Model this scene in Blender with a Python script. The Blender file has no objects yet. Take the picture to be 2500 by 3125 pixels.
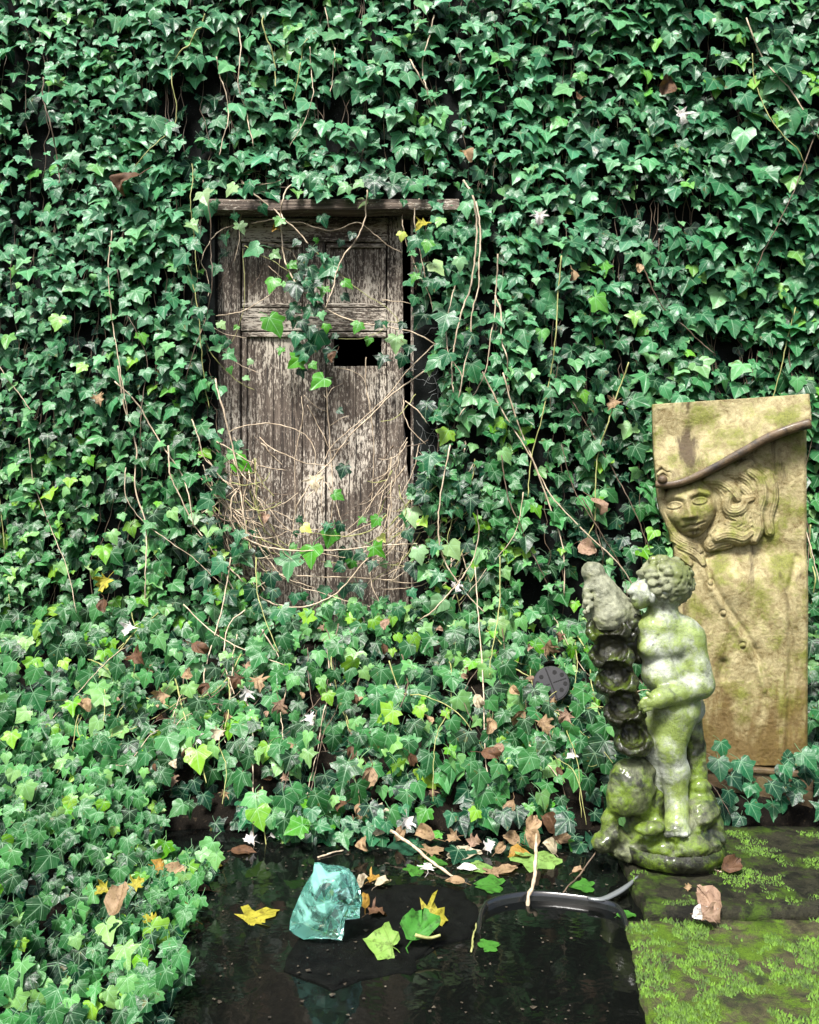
import bpy, bmesh, math, random
import numpy as np
from mathutils import Vector, Matrix, noise as mnoise
random.seed(7); rng = np.random.default_rng(7)
R = math.radians
scene = bpy.context.scene
C = scene.collection

# ---------------------------------------------------------------- camera, light
FPX = 2700.0                     # focal length in photograph pixels (2500 wide)
CAM = Vector((0.0, -3.5, 0.955))
cam = bpy.data.cameras.new('camera'); cam.sensor_fit = 'HORIZONTAL'; cam.sensor_width = 36.0
cam.lens = FPX / 2500.0 * 36.0; cam.clip_end = 500; cam.clip_start = 0.02
camo = bpy.data.objects.new('camera', cam); C.objects.link(camo)
camo.location = CAM; camo.rotation_euler = (R(90), 0, 0); scene.camera = camo

SUN_EL, SUN_AZ = R(55), R(203)   # azimuth clockwise from +Y: the light comes from behind the camera's left shoulder
w = bpy.data.worlds.new('World'); scene.world = w; w.use_nodes = True
nt = w.node_tree; bg = nt.nodes['Background']
sky = nt.nodes.new('ShaderNodeTexSky'); sky.sky_type = 'NISHITA'; sky.sun_disc = False
sky.sun_elevation = SUN_EL; sky.sun_rotation = SUN_AZ; sky.dust_density = 4.0; sky.ozone_density = 0.6
nt.links.new(sky.outputs[0], bg.inputs[0]); bg.inputs[1].default_value = 0.04
sl = bpy.data.lights.new('sun', 'SUN'); sl.energy = 1.5; sl.angle = R(13); sl.color = (1.0, 0.98, 0.94)
so = bpy.data.objects.new('sun', sl); C.objects.link(so)
sd = Vector((math.sin(SUN_AZ) * math.cos(SUN_EL), math.cos(SUN_AZ) * math.cos(SUN_EL), math.sin(SUN_EL)))
so.rotation_euler = sd.to_track_quat('Z', 'Y').to_euler(); so.location = (0, -3, 6)
vs = scene.view_settings; vs.view_transform = 'Standard'; vs.look = 'None'; vs.gamma = 1.0
vs.use_curve_mapping = False; vs.exposure = 2.65
scene.cycles.max_bounces = 7; scene.cycles.diffuse_bounces = 2; scene.cycles.glossy_bounces = 3; scene.cycles.transmission_bounces = 6

# ---------------------------------------------------------------- helpers
def W(px, py, Y):                # photograph pixel on the vertical plane y = Y
    d = Y - CAM.y
    return Vector(((px - 1250) / FPX * d, Y, CAM.z - (py - 1562.5) / FPX * d))
def G(px, py, z):                # photograph pixel on the level plane z
    d = (CAM.z - z) * FPX / (py - 1562.5)
    return Vector(((px - 1250) / FPX * d, CAM.y + d, z))
def to_px(p):
    d = p[1] - CAM.y
    return 1250 + p[0] * FPX / d, 1562.5 - (p[2] - CAM.z) * FPX / d
def tag(o, label=None, cat=None, group=None, kind=None):
    if label: o['label'] = label
    if cat: o['category'] = cat
    if group: o['group'] = group
    if kind: o['kind'] = kind
    return o
def thing(name, loc, label, cat, group=None):
    o = bpy.data.objects.new(name, None); C.objects.link(o); o.location = loc
    o.empty_display_size = 0.05
    return tag(o, label, cat, group)
def link(name, me, mat=None, parent=None, loc=None):
    o = bpy.data.objects.new(name, me); C.objects.link(o)
    if mat is not None and not me.materials: me.materials.append(mat)
    if parent is not None:
        o.parent = parent
        o.matrix_parent_inverse = Matrix.Translation(parent.location).inverted() if parent.parent is None else \
            (Matrix.Translation(parent.parent.location)).inverted()
    return o
def child(name, me, mat, parent):                       # mesh in world coordinates under a thing at parent.location
    o = bpy.data.objects.new(name, me); C.objects.link(o)
    if mat is not None and not me.materials: me.materials.append(mat)
    o.parent = parent
    L = Vector((0, 0, 0)); q = parent
    while q is not None:
        L += q.location; q = q.parent
    o.location = -L
    return o
def mesh_np(name, verts, faces, smooth=True):
    me = bpy.data.meshes.new(name)
    if isinstance(faces, np.ndarray):
        n = faces.shape[1]; nf = len(faces)
        me.vertices.add(len(verts)); me.vertices.foreach_set('co', np.asarray(verts, np.float32).ravel())
        me.loops.add(nf * n); me.loops.foreach_set('vertex_index', faces.astype(np.int32).ravel())
        me.polygons.add(nf); me.polygons.foreach_set('loop_start', np.arange(0, nf * n, n, dtype=np.int32))
        me.update(calc_edges=True)
    else:
        me.from_pydata([tuple(v) for v in verts], [], faces); me.update()
    if smooth: me.polygons.foreach_set('use_smooth', np.ones(len(me.polygons), bool))
    return me
def catmull(pts, n=6):
    pts = [Vector(p) for p in pts]
    if len(pts) < 3: return pts
    P = [pts[0] * 2 - pts[1]] + pts + [pts[-1] * 2 - pts[-2]]
    out = []
    for i in range(1, len(P) - 2):
        a, b, c, d = P[i - 1], P[i], P[i + 1], P[i + 2]
        for k in range(n):
            t = k / n
            out.append(0.5 * ((2 * b) + (c - a) * t + (2 * a - 5 * b + 4 * c - d) * t * t + (3 * b - a - 3 * c + d) * t ** 3))
    out.append(pts[-1]); return out
def tube_data(pts, r0, r1, sides=6, wob=0.0, squash=None):
    V, F = [], []
    n = len(pts)
    up = Vector((0.31, 0.9, 0.2)).normalized()
    for i, p in enumerate(pts):
        t = (pts[min(i + 1, n - 1)] - pts[max(i - 1, 0)])
        t = t.normalized() if t.length > 1e-9 else Vector((0, 0, 1))
        a = t.cross(up)
        if a.length < 1e-4: a = t.cross(Vector((1, 0, 0)))
        a.normalize(); b = t.cross(a)
        f = i / max(1, n - 1)
        r = r0 + (r1 - r0) * f
        if callable(squash): r = squash(f)
        r *= 1 + wob * random.uniform(-1, 1)
        for s in range(sides):
            q = 2 * math.pi * s / sides
            V.append(p + a * (r * math.cos(q)) + b * (r * math.sin(q)))
    for i in range(n - 1):
        for s in range(sides):
            s2 = (s + 1) % sides
            F.append((i * sides + s, i * sides + s2, (i + 1) * sides + s2, (i + 1) * sides + s))
    F.append(tuple(range(sides))[::-1]); F.append(tuple((n - 1) * sides + s for s in range(sides)))
    return V, F
def tube(name, pts, r0, r1, sides=6, wob=0.0, squash=None, n=6):
    cl = catmull(pts, n)
    if wob and squash is None:
        cl = [p + mnoise.noise_vector(p * 38.0) * .0035 + mnoise.noise_vector(p * 110.0) * .0012 for p in cl]
    V, F = tube_data(cl, r0, r1, sides, wob * 1.6, squash)
    return mesh_np(name, V, F)
def join_data(parts):
    V, F = [], []
    for v, f in parts:
        o = len(V); V += list(v); F += [tuple(i + o for i in q) for q in f]
    return V, F
def box_data(x0, x1, y0, y1, z0, z1):
    V = [(x, y, z) for x in (x0, x1) for y in (y0, y1) for z in (z0, z1)]
    F = [(0, 1, 3, 2), (4, 6, 7, 5), (0, 4, 5, 1), (2, 3, 7, 6), (0, 2, 6, 4), (1, 5, 7, 3)]
    return V, F
def wood_box(name, x0, x1, y0, y1, z0, z1, bev=0.003, rough=0.0012, cuts=0):
    bm = bmesh.new()
    V, F = box_data(x0, x1, y0, y1, z0, z1)
    vs_ = [bm.verts.new(v) for v in V]
    for f in F: bm.faces.new([vs_[i] for i in f])
    bmesh.ops.recalc_face_normals(bm, faces=bm.faces)
    bmesh.ops.bevel(bm, geom=bm.edges[:], offset=bev, segments=2, affect='EDGES', profile=0.6)
    if cuts:
        long_z = (z1 - z0) > (x1 - x0)
        es = [e for e in bm.edges if abs((e.verts[0].co - e.verts[1].co).normalized()[2 if long_z else 0]) > 0.99
              and (e.verts[0].co - e.verts[1].co).length > 0.05]
        bmesh.ops.subdivide_edges(bm, edges=es, cuts=cuts)
    for v in bm.verts:
        n = mnoise.noise_vector(v.co * 9.0)
        v.co += n * rough
    me = bpy.data.meshes.new(name); bm.to_mesh(me); bm.free()
    for p in me.polygons: p.use_smooth = False
    return me

# ---------------------------------------------------------------- node helpers
class NT:
    def __init__(s, name):
        s.m = bpy.data.materials.new(name); s.m.use_nodes = True
        s.t = s.m.node_tree; s.bsdf = s.t.nodes['Principled BSDF']; s.out = s.t.nodes['Material Output']
    def n(s, typ, ins=None, **kw):
        nd = s.t.nodes.new('ShaderNode' + typ)
        for k, v in kw.items(): setattr(nd, k, v)
        if ins:
            for k, v in ins.items(): s.set(nd.inputs[k], v)
        return nd
    def set(s, sock, v):
        if isinstance(v, bpy.types.NodeSocket): s.t.links.new(v, sock)
        elif isinstance(v, bpy.types.Node): s.t.links.new(v.outputs[0], sock)
        else:
            if hasattr(sock.default_value, '__len__') and len(sock.default_value) == 4 and len(v) == 3: v = (*v, 1)
            sock.default_value = v
    def math(s, op, a, b=None, c=None, clamp=False):
        nd = s.n('Math', operation=op); nd.use_clamp = clamp
        s.set(nd.inputs[0], a)
        if b is not None: s.set(nd.inputs[1], b)
        if c is not None: s.set(nd.inputs[2], c)
        return nd.outputs[0]
    def mix(s, f, a, b, mode='MIX'):
        nd = s.n('Mix', data_type='RGBA', blend_type=mode)
        s.set(nd.inputs[0], f); s.set(nd.inputs[6], a); s.set(nd.inputs[7], b)
        return nd.outputs[2]
    def noise(s, vec, scale, detail=4, rough=0.55, dist=0.0):
        return s.n('TexNoise', {'Vector': vec, 'Scale': scale, 'Detail': detail, 'Roughness': rough, 'Distortion': dist}).outputs[0]
    def ramp(s, f, stops):
        nd = s.n('ValToRGB', {'Fac': f}); cr = nd.color_ramp
        while len(cr.elements) < len(stops): cr.elements.new(0.5)
        for e, (p, c) in zip(cr.elements, stops):
            e.position = p; e.color = (*c, 1) if not isinstance(c, (int, float)) else (c, c, c, 1)
        return nd.outputs[0]
    def smooth(s, v, a, b):
        nd = s.n('MapRange', interpolation_type='SMOOTHSTEP'); s.set(nd.inputs[0], v)
        nd.inputs[1].default_value = a; nd.inputs[2].default_value = b
        return nd.outputs[0]
    def bump(s, h, strength=0.3, dist=0.01):
        return s.n('Bump', {'Height': h, 'Strength': strength, 'Distance': dist}).outputs[0]
    def p(s, **kw):
        for k, v in kw.items(): s.set(s.bsdf.inputs[k.replace('_', ' ')], v)
        return s.m
    def obj(s): return s.n('TexCoord').outputs['Object']
    def gpos(s): return s.n('NewGeometry').outputs['Position']
    def mapping(s, v, scale=(1, 1, 1)):
        return s.n('Mapping', {'Vector': v, 'Scale': scale}).outputs[0]

def leaf_material(name, mode, veins=True, rough=0.31, transl=0.22, dead=False):
    k = NT(name)
    if mode == 'attr': base = k.n('Attribute', attribute_name='tone').outputs['Color']
    else: base = k.n('ObjectInfo').outputs['Color']
    uv = k.n('UVMap', uv_map='UVMap').outputs[0]
    pos = k.gpos()
    sep = k.n('SeparateXYZ', {0: uv}); x, y = sep.outputs[0], sep.outputs[1]
    ax = k.math('ABSOLUTE', x)
    blot = k.noise(pos, 38.0, 3)
    col = k.mix(k.smooth(blot, 0.35, 0.75), base, k.mix(0.55, base, (0.55, 0.6, 0.4), 'MULTIPLY'))
    if dead: col = k.mix(k.math('MULTIPLY', k.smooth(k.noise(pos, 70.0, 4, 0.7), 0.48, 0.66), 0.75), col, k.mix(1.0, base, (0.22, 0.17, 0.13), 'MULTIPLY'))
    else: col = k.mix(k.math('MULTIPLY', k.smooth(k.noise(pos, 48.0, 2), 0.66, 0.72), 0.7), col, (0.09, 0.075, 0.018))
    if veins:
        vmin = None
        for a, wdt in ((0, 0.020), (47, 0.016), (104, 0.015)):
            dx, dy = math.sin(R(a)), math.cos(R(a))
            cr = k.math('ABSOLUTE', k.math('SUBTRACT', k.math('MULTIPLY', ax, dy), k.math('MULTIPLY', y, dx)))
            dt = k.math('ADD', k.math('MULTIPLY', ax, dx), k.math('MULTIPLY', y, dy))
            wd = k.math('SUBTRACT', wdt * 1.35, k.math('MULTIPLY', dt, wdt * 0.9))
            v = k.math('MULTIPLY', k.smooth(k.math('SUBTRACT', wd, cr), -0.012, 0.012), k.math('GREATER_THAN', dt, 0.0))
            vmin = v if vmin is None else k.math('MAXIMUM', vmin, v)
        # side veins: lines slanting off the midrib
        sv = k.math('ABSOLUTE', k.math('SUBTRACT', k.math('FRACT', k.math('MULTIPLY', k.math('SUBTRACT', y, k.math('MULTIPLY', ax, 0.9)), 5.0)), 0.5))
        sv = k.math('MULTIPLY', k.smooth(sv, 0.07, 0.015), 0.38)
        vmin = k.math('MAXIMUM', vmin, sv)
        col = k.mix(k.math('MULTIPLY', vmin, 0.5), col, k.mix(0.6, base, (0.30, 0.50, 0.30)) if not dead else k.mix(1.0, base, (0.6, 0.55, 0.5), 'MULTIPLY'))
        nrm = k.bump(k.math('ADD', k.math('MULTIPLY', vmin, -0.6), k.noise(uv, 7.0, 2)), 0.25, 0.004)
    else:
        nrm = k.bump(k.noise(uv, 9.0, 4), 0.4, 0.006)
    k.p(Base_Color=col, Roughness=k.math('ADD', rough - 0.06, k.math('MULTIPLY', blot, 0.16)), Normal=nrm)
    k.set(k.bsdf.inputs['Specular IOR Level'], 0.25)
    tr = k.n('BsdfTranslucent', {'Color': k.mix(1.0, col, (1.3, 1.5, 0.5), 'MULTIPLY')})
    ms = k.n('MixShader', {0: transl, 1: k.bsdf.outputs[0], 2: tr.outputs[0]})
    k.t.links.new(ms.outputs[0], k.out.inputs[0])
    return k.m

M = {}
M['leaf'] = leaf_material('ivy leaf', 'obj')
M['leaf_mass'] = leaf_material('ivy leaf mass', 'attr')
M['dead'] = leaf_material('fallen leaf', 'obj', veins=True, rough=0.6, transl=0.12, dead=True)

def wood(name, axis, tint=1.0, fleck=0.5):
    k = NT(name); v = k.obj()
    up = axis == 'z'
    grain = k.noise(k.mapping(v, (60, 60, 2.4) if up else (2.4, 60, 60)), 1.0, 7, 0.68, 0.5)
    crack = k.noise(k.mapping(v, (130, 130, 3.5) if up else (3.5, 130, 130)), 1.0, 3, 0.6, 0.2)
    big = k.noise(v, 4.0, 4)
    fl = k.noise(k.mapping(v, (150, 150, 42) if up else (42, 150, 150)), 1.0, 4, 0.75)
    base = k.ramp(grain, [(0.30, (0.014 * tint, 0.0095 * tint, 0.007 * tint)), (0.47, (0.068 * tint, 0.049 * tint, 0.036 * tint)),
                          (0.66, (0.19 * tint, 0.150 * tint, 0.116 * tint))])
    thr = k.math('ADD', k.math('MULTIPLY', fl, 0.70), k.math('ADD', k.math('MULTIPLY', big, 0.34), k.math('MULTIPLY', grain, 0.22)))
    paint = k.smooth(thr, 0.71 - 0.1 * fleck, 0.77 - 0.1 * fleck)
    col = k.mix(paint, base, k.ramp(big, [(0.3, (0.30, 0.25, 0.20)), (0.7, (0.52, 0.47, 0.39))]))
    col = k.mix(k.smooth(crack, 0.40, 0.33), col, (0.010, 0.007, 0.005))
    hgt = k.math('ADD', k.math('ADD', grain, k.math('MULTIPLY', crack, 0.8)), k.math('MULTIPLY', paint, 0.25))
    return k.p(Base_Color=col, Roughness=0.82, Normal=k.bump(hgt, 0.8, 0.006))
M['wood_v'] = wood('weathered door wood upright', 'z', 0.85, 1.0)
M['wood_h'] = wood('weathered door wood level', 'x', 0.95, fleck=1.15)
M['wood_lintel'] = wood('weathered beam wood', 'x', 1.1, 0.25)

k = NT('dark wall render'); v = k.obj()
n1 = k.noise(v, 7, 6, 0.6); n2 = k.noise(v, 160, 3, 0.7)
col = k.mix(k.smooth(n2, 0.6, 0.72), k.ramp(n1, [(0.3, (0.002, 0.0025, 0.002)), (0.7, (0.010, 0.012, 0.0115))]), (0.045, 0.052, 0.05))
M['wall'] = k.p(Base_Color=col, Roughness=0.9, Normal=k.bump(k.math('ADD', n1, k.math('MULTIPLY', n2, 0.3)), 0.5, 0.01))

k = NT('shed interior'); M['interior'] = k.p(Base_Color=(0.012, 0.011, 0.010), Roughness=0.95)

k = NT('damp soil'); v = k.gpos()
n1 = k.noise(v, 9, 6, 0.65); n2 = k.noise(v, 70, 4, 0.7)
M['soil'] = k.p(Base_Color=k.mix(k.smooth(n2, 0.58, 0.7), k.ramp(n1, [(0.3, (0.0025, 0.002, 0.0014)), (0.7, (0.010, 0.0075, 0.005))]), (0.035, 0.026, 0.016)),
                Roughness=0.85, Normal=k.bump(k.math('ADD', n1, n2), 0.8, 0.02))

k = NT('pond water'); v = k.gpos()
M['water'] = k.p(Base_Color=(0.003, 0.0035, 0.003), Roughness=0.045, IOR=1.25, Normal=k.bump(k.noise(v, 12, 3, 0.5, 0.3), 0.12, 0.01))

def stemmat(name, c0, c1):
    k = NT(name); v = k.gpos()
    n = k.noise(k.mapping(v, (60, 60, 25)), 1.0, 4)
    return k.p(Base_Color=k.ramp(n, [(0.3, c0), (0.7, c1)]), Roughness=0.6, Normal=k.bump(n, 0.4, 0.002))
M['stem'] = stemmat('pale ivy stem', (0.26, 0.19, 0.12), (0.56, 0.46, 0.33))
M['stem_green'] = stemmat('green ivy stem', (0.16, 0.17, 0.05), (0.36, 0.36, 0.13))
M['stem_dark'] = stemmat('old brown ivy stem', (0.05, 0.035, 0.022), (0.16, 0.11, 0.07))
M['root'] = stemmat('grey rootlets', (0.10, 0.11, 0.11), (0.24, 0.25, 0.24))

def stone(name, base0, base1, moss, mossamt, wet=0.0, gloss=0.6, dark=(0.02, 0.022, 0.012), darkamt=0.0, scale=1.0, streak=False, fuzz=0.0, lowstain=None):
    k = NT(name); v = k.gpos()
    n1 = k.noise(v, 9 * scale, 7, 0.68); n2 = k.noise(v, 30 * scale, 6, 0.7, 0.6); n3 = k.noise(v, 330, 3, 0.7)
    n4 = k.noise(k.mapping(v, (1, 1, 0.28)) if streak else v, 11 * scale, 6, 0.66, 0.4)
    pits = k.n('TexVoronoi', {'Vector': v, 'Scale': 190.0}).outputs[0]
    col = k.ramp(k.math('ADD', k.math('MULTIPLY', n2, 0.65), k.math('MULTIPLY', n3, 0.35)), [(0.36, base0), (0.62, base1)])
    col = k.mix(k.math('MULTIPLY', k.smooth(n3, 0.54, 0.66), 0.6), col, k.mix(1.0, col, (0.36, 0.36, 0.30), 'MULTIPLY'))
    mf = k.smooth(k.math('ADD', n1, k.math('ADD', k.math('MULTIPLY', n2, 0.30), k.math('MULTIPLY', n3, 0.12))), 0.80 - mossamt * 0.3, 0.98 - mossamt * 0.3)
    col = k.mix(k.math('MULTIPLY', mf, 0.85), col, k.ramp(k.math('ADD', k.math('MULTIPLY', n2, 0.4), k.math('MULTIPLY', n3, 0.6)), [(0.36, tuple(c * 0.35 for c in moss)), (0.62, moss)]))
    if darkamt > 0:
        df = k.smooth(k.math('ADD', n4, k.math('MULTIPLY', n2, 0.25)), 0.78 - darkamt * 0.3, 0.92 - darkamt * 0.3)
        col = k.mix(k.math('MULTIPLY', df, 0.9), col, dark)
    if lowstain:                                    # brown damp patches that creep up from the foot of the slab
        zz = k.n('SeparateXYZ', {0: v}).outputs[2]
        lf = k.smooth(k.math('ADD', k.math('MULTIPLY', zz, -1.0), k.math('MULTIPLY', n4, 1.3)), 0.75 - lowstain[0] * 0.85, 1.05 - lowstain[0] * 0.85)
        col = k.mix(k.math('MULTIPLY', lf, 0.88), col, k.mix(n2, lowstain[2], (0.16, 0.10, 0.028)))
    rgh = k.math('ADD', gloss - 0.15, k.math('MULTIPLY', n2, 0.35))
    h = k.math('ADD', k.math('ADD', k.math('MULTIPLY', n2, 0.8), k.math('MULTIPLY', n3, 0.30 + fuzz)), k.math('ADD', n1, k.math('MULTIPLY', k.smooth(pits, 0.10, 0.28), 0.12)))
    k.p(Base_Color=col, Roughness=rgh, Normal=k.bump(h, 0.75, 0.006))
    if wet: k.p(Coat_Weight=k.math('MULTIPLY', k.smooth(n1, 0.42, 0.58), wet), Coat_Roughness=0.14)
    return k.m
M['cherub'] = stone('mossy cast stone', (0.07, 0.084, 0.04), (0.50, 0.53, 0.47), (0.18, 0.26, 0.009), 0.70, wet=0.8, gloss=0.46, darkamt=0.28, dark=(0.012, 0.016, 0.008))
M['cherub_hair'] = stone('mossy stone curls', (0.055, 0.06, 0.03), (0.28, 0.30, 0.18), (0.12, 0.15, 0.025), 0.55, wet=0.3, gloss=0.6, darkamt=0.22, dark=(0.022, 0.026, 0.013))
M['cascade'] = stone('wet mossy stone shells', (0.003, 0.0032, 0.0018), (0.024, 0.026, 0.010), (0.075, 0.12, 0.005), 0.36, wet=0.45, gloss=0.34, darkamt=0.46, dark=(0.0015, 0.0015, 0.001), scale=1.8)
M['cone'] = stone('pale lichen stone', (0.06, 0.066, 0.036), (0.31, 0.32, 0.22), (0.13, 0.16, 0.02), 0.38, wet=0.2, gloss=0.6, darkamt=.25, dark=(.02, .024, .012))
M['mound'] = stone('wet mossy base stone', (0.014, 0.016, 0.007), (0.15, 0.17, 0.085), (0.13, 0.21, 0.008), 0.56, wet=0.6, gloss=0.46, darkamt=0.54, dark=(0.003, 0.003, 0.002), scale=1.3)
M['relief'] = stone('ochre stained cast stone', (0.10, 0.068, 0.018), (0.42, 0.37, 0.20), (0.15, 0.17, 0.014), 0.48, wet=0.0, gloss=0.55, darkamt=0.36, dark=(0.040, 0.023, 0.009), scale=1.0, streak=True, lowstain=(0.72, 0.05, (0.035, 0.021, 0.007)))
M['relief_dark'] = stone('brown stained stone', (0.03, 0.018, 0.008), (0.14, 0.09, 0.042), (0.09, 0.09, 0.028), 0.3, wet=0.12, gloss=0.5, darkamt=.35, dark=(.008, .006, .0035))
M['ledge'] = stone('mossy ledge stone', (0.006, 0.006, 0.0035), (0.030, 0.029, 0.016), (0.045, 0.09, 0.005), 0.42, gloss=0.6, darkamt=0.50, dark=(.003, .003, .002), fuzz=.5, scale=1.6)
M['moss'] = stone('bright mossy stone', (0.018, 0.017, 0.009), (0.09, 0.08, 0.042), (0.09, 0.18, 0.007), 0.55, gloss=0.8, darkamt=0.45, fuzz=.9, scale=1.3)
M['wet_black'] = stone('wet black algae stone', (0.003, 0.0034, 0.0018), (0.022, 0.024, 0.011), (0.085, 0.14, 0.006), 0.50, wet=0.3, gloss=0.45, darkamt=0.42, dark=(0.002, 0.002, 0.0014), scale=1.6)
M['slate'] = stone('black wet slate', (0.0012, 0.0013, 0.0013), (0.007, 0.008, 0.007), (0.006, 0.008, 0.004), 0.2, wet=0.0, gloss=0.7, fuzz=1.2)

for q_ in ('ledge', 'moss'): M[q_].node_tree.nodes['Principled BSDF'].inputs['Specular IOR Level'].default_value = .18
for q_ in ('cascade', 'mound', 'wet_black'): M[q_].node_tree.nodes['Principled BSDF'].inputs['Specular IOR Level'].default_value = .35
for q_, v_ in (('relief', .25), ('wall', .1), ('soil', .1), ('interior', .1)): M[q_].node_tree.nodes['Principled BSDF'].inputs['Specular IOR Level'].default_value = v_
M['slate'].node_tree.nodes['Principled BSDF'].inputs['Specular IOR Level'].default_value = .06
k = NT('black tub plastic'); M['tub'] = k.p(Base_Color=(0.010, 0.011, 0.011), Roughness=0.22, Coat_Weight=0.5)
k = NT('pale wet lip'); M['lip'] = k.p(Base_Color=(0.12, 0.13, 0.13), Roughness=0.2, Coat_Weight=0.5)
k = NT('black cover plastic'); M['plastic'] = k.p(Base_Color=(0.0035, 0.0045, 0.007), Roughness=0.3); k.set(k.bsdf.inputs['Specular IOR Level'], .25)
k = NT('hole'); M['hole'] = k.p(Base_Color=(0.002, 0.002, 0.002), Roughness=0.9)

k = NT('teal slag glass'); v = k.gpos()
n = k.noise(v, 11, 3, 0.6, 1.0)
k.p(Base_Color=k.ramp(n, [(0.35, (0.50, 0.92, 0.84)), (0.65, (0.90, 1.0, 0.98))]), Roughness=0.04, IOR=1.5, Transmission_Weight=1.0,
    Normal=k.bump(k.noise(v, 40, 2), 0.05, 0.004))
df = k.n('BsdfDiffuse', {'Color': (0.36, 0.82, 0.67, 1)}); tl = k.n('BsdfTranslucent', {'Color': (0.50, 0.98, 0.86, 1)})
m1 = k.n('MixShader', {0: 0.5, 1: df.outputs[0], 2: tl.outputs[0]})
m2 = k.n('MixShader', {0: k.math('ADD', 0.04, k.math('MULTIPLY', k.smooth(n, 0.47, 0.60), 0.66)), 1: k.bsdf.outputs[0], 2: m1.outputs[0]})
k.t.links.new(m2.outputs[0], k.out.inputs[0]); M['glass'] = k.m

# ---------------------------------------------------------------- ground, pond
def sstep(a, b, x):
    t = np.clip((x - a) / (b - a), 0, 1); return t * t * (3 - 2 * t)
BY = [-0.98, -0.84, -0.70, -0.47, -0.27, -0.12, 0.0, 0.4]
BZ = [-0.22, 0.01, 0.10, 0.23, 0.36, 0.45, 0.48, 0.48]
def ground_z(x, y):
    x = np.asarray(x, float); y = np.asarray(y, float)
    back = np.interp(y, BY, BZ)
    back = np.where(y < BY[0], -0.3, back)
    left = -0.3 + 0.38 * sstep(-0.46, -0.92, x) + 0.12 * sstep(-0.85, -1.5, x)
    right = -0.3 + 0.24 * sstep(0.50, 0.62, x)
    right = np.where(y > -0.9, np.minimum(0.03, right), right)
    near = -0.3 + 0.36 * sstep(-2.15, -2.4, y)
    z = np.maximum(np.maximum(back, left), np.maximum(right, near))
    return z
xs = np.concatenate([[-60, -20, -8, -4], np.arange(-2.6, 2.61, 0.05), [4, 8, 20, 60]])
ys = np.concatenate([[-60, -20, -8, -5, -4], np.arange(-3.2, 0.31, 0.05), [1, 4, 10, 30, 60]])
X, Yg = np.meshgrid(xs, ys, indexing='ij')
Z = ground_z(X, Yg) + 0.012 * np.sin(X * 23 + Yg * 11) * np.cos(Yg * 19) * (np.abs(X) < 2.5)
nx, ny = X.shape
idx = np.arange(nx * ny).reshape(nx, ny)
gf = np.stack([idx[:-1, :-1], idx[1:, :-1], idx[1:, 1:], idx[:-1, 1:]], -1).reshape(-1, 4)
tag(link('ground', mesh_np('ground', np.stack([X, Yg, Z], -1).reshape(-1, 3), gf), M['soil']), 'dark damp soil of the garden bank and pond bed', None, None, 'structure')
bm = bmesh.new()
bmesh.ops.create_grid(bm, x_segments=40, y_segments=40, size=0.5)
me = bpy.data.meshes.new('pond_water'); bm.to_mesh(me); bm.free()
po = link('pond_water', me, M['water']); po.scale = (1.5, 1.52, 1); po.location = (-0.13, -1.56, 0)
tag(po, 'black still water of the small garden pond', None, None, 'structure')

# ---------------------------------------------------------------- shed wall with door opening
ox0, ox1 = W(655, 700, 0).x, W(1262, 700, 0).x
otop = W(700, 640, 0).z
wt = thing('shed_wall', (0, 0.1, 0.3), 'dark rendered shed wall almost hidden behind the ivy', 'wall')
parts = [box_data(-3.0, ox0, 0.0, 0.22, 0.2, 3.5), box_data(ox1, 3.0, 0.0, 0.22, 0.2, 3.5), box_data(ox0, ox1, 0.002, 0.22, otop + 0.003, 3.498)]
V, F = join_data(parts)
child('facade', mesh_np('facade', V, F, False), M['wall'], wt)
V, F = join_data([box_data(-1.2, 1.2, 1.4, 1.45, 0.2, 3.0), box_data(-1.2, 1.2, 0.221, 1.4, 2.6, 2.65), box_data(-1.25, -1.2, 0.221, 1.45, 0.2, 2.65), box_data(1.2, 1.25, 0.221, 1.45, 0.2, 2.65)])
child('interior_lining', mesh_np('interior_lining', V, F, False), M['interior'], wt)

# ---------------------------------------------------------------- door
DY = 0.06                      # front face of the door
def wx(px): return W(px, 0, DY).x
def wz(py): return W(0, py, DY).z
door = thing('panel_door', (wx(946), DY, wz(1930)), 'weathered brown panelled door with flaking paint and a broken out panel', 'door')
ZB = wz(1935)
child('stile', wood_box('stile', wx(664), wx(733), DY, DY + 0.045, ZB, wz(662), cuts=14), M['wood_v'], door)
# right stile with a splintered outer edge
bm = bmesh.new()
prof = [(1182, 662), (1228, 662), (1229, 800), (1231, 1000), (1232, 1150), (1236, 1260), (1233, 1300), (1243, 1370), (1241, 1410), (1250, 1480), (1252, 1600), (1244, 1660), (1250, 1760), (1247, 1935), (1182, 1935)]
vs_ = [bm.verts.new((wx(a), DY, wz(b))) for a, b in prof]
f = bm.faces.new(vs_[::-1]); r = bmesh.ops.extrude_face_region(bm, geom=[f])
bmesh.ops.translate(bm, verts=[g for g in r['geom'] if isinstance(g, bmesh.types.BMVert)], vec=(0, 0.045, 0))
bmesh.ops.recalc_face_normals(bm, faces=bm.faces)
bmesh.ops.bevel(bm, geom=[e for e in bm.edges], offset=0.002, segments=1, affect='EDGES')
me = bpy.data.meshes.new('stile'); bm.to_mesh(me); bm.free()
child('stile', me, M['wood_v'], door)
def rail(name, a, b, c, d, y=DY, th=0.045, mat='wood_h', **kw):
    return child(name, wood_box(name, wx(a), wx(b), y, y + th, wz(d), wz(c), **kw), M[mat], door)
rail('top_rail', 735, 1180.5, 663, 737, DY + .001, cuts=8)
rail('lock_rail', 735, 1180.5, 940, 1009, DY + .001, cuts=8)
rail('muntin', 924, 992, 739, 938, DY + .001, mat='wood_v', cuts=6)
rail('muntin', 924, 992, 1011, 1935, DY + .001, mat='wood_v', cuts=10)
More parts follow.
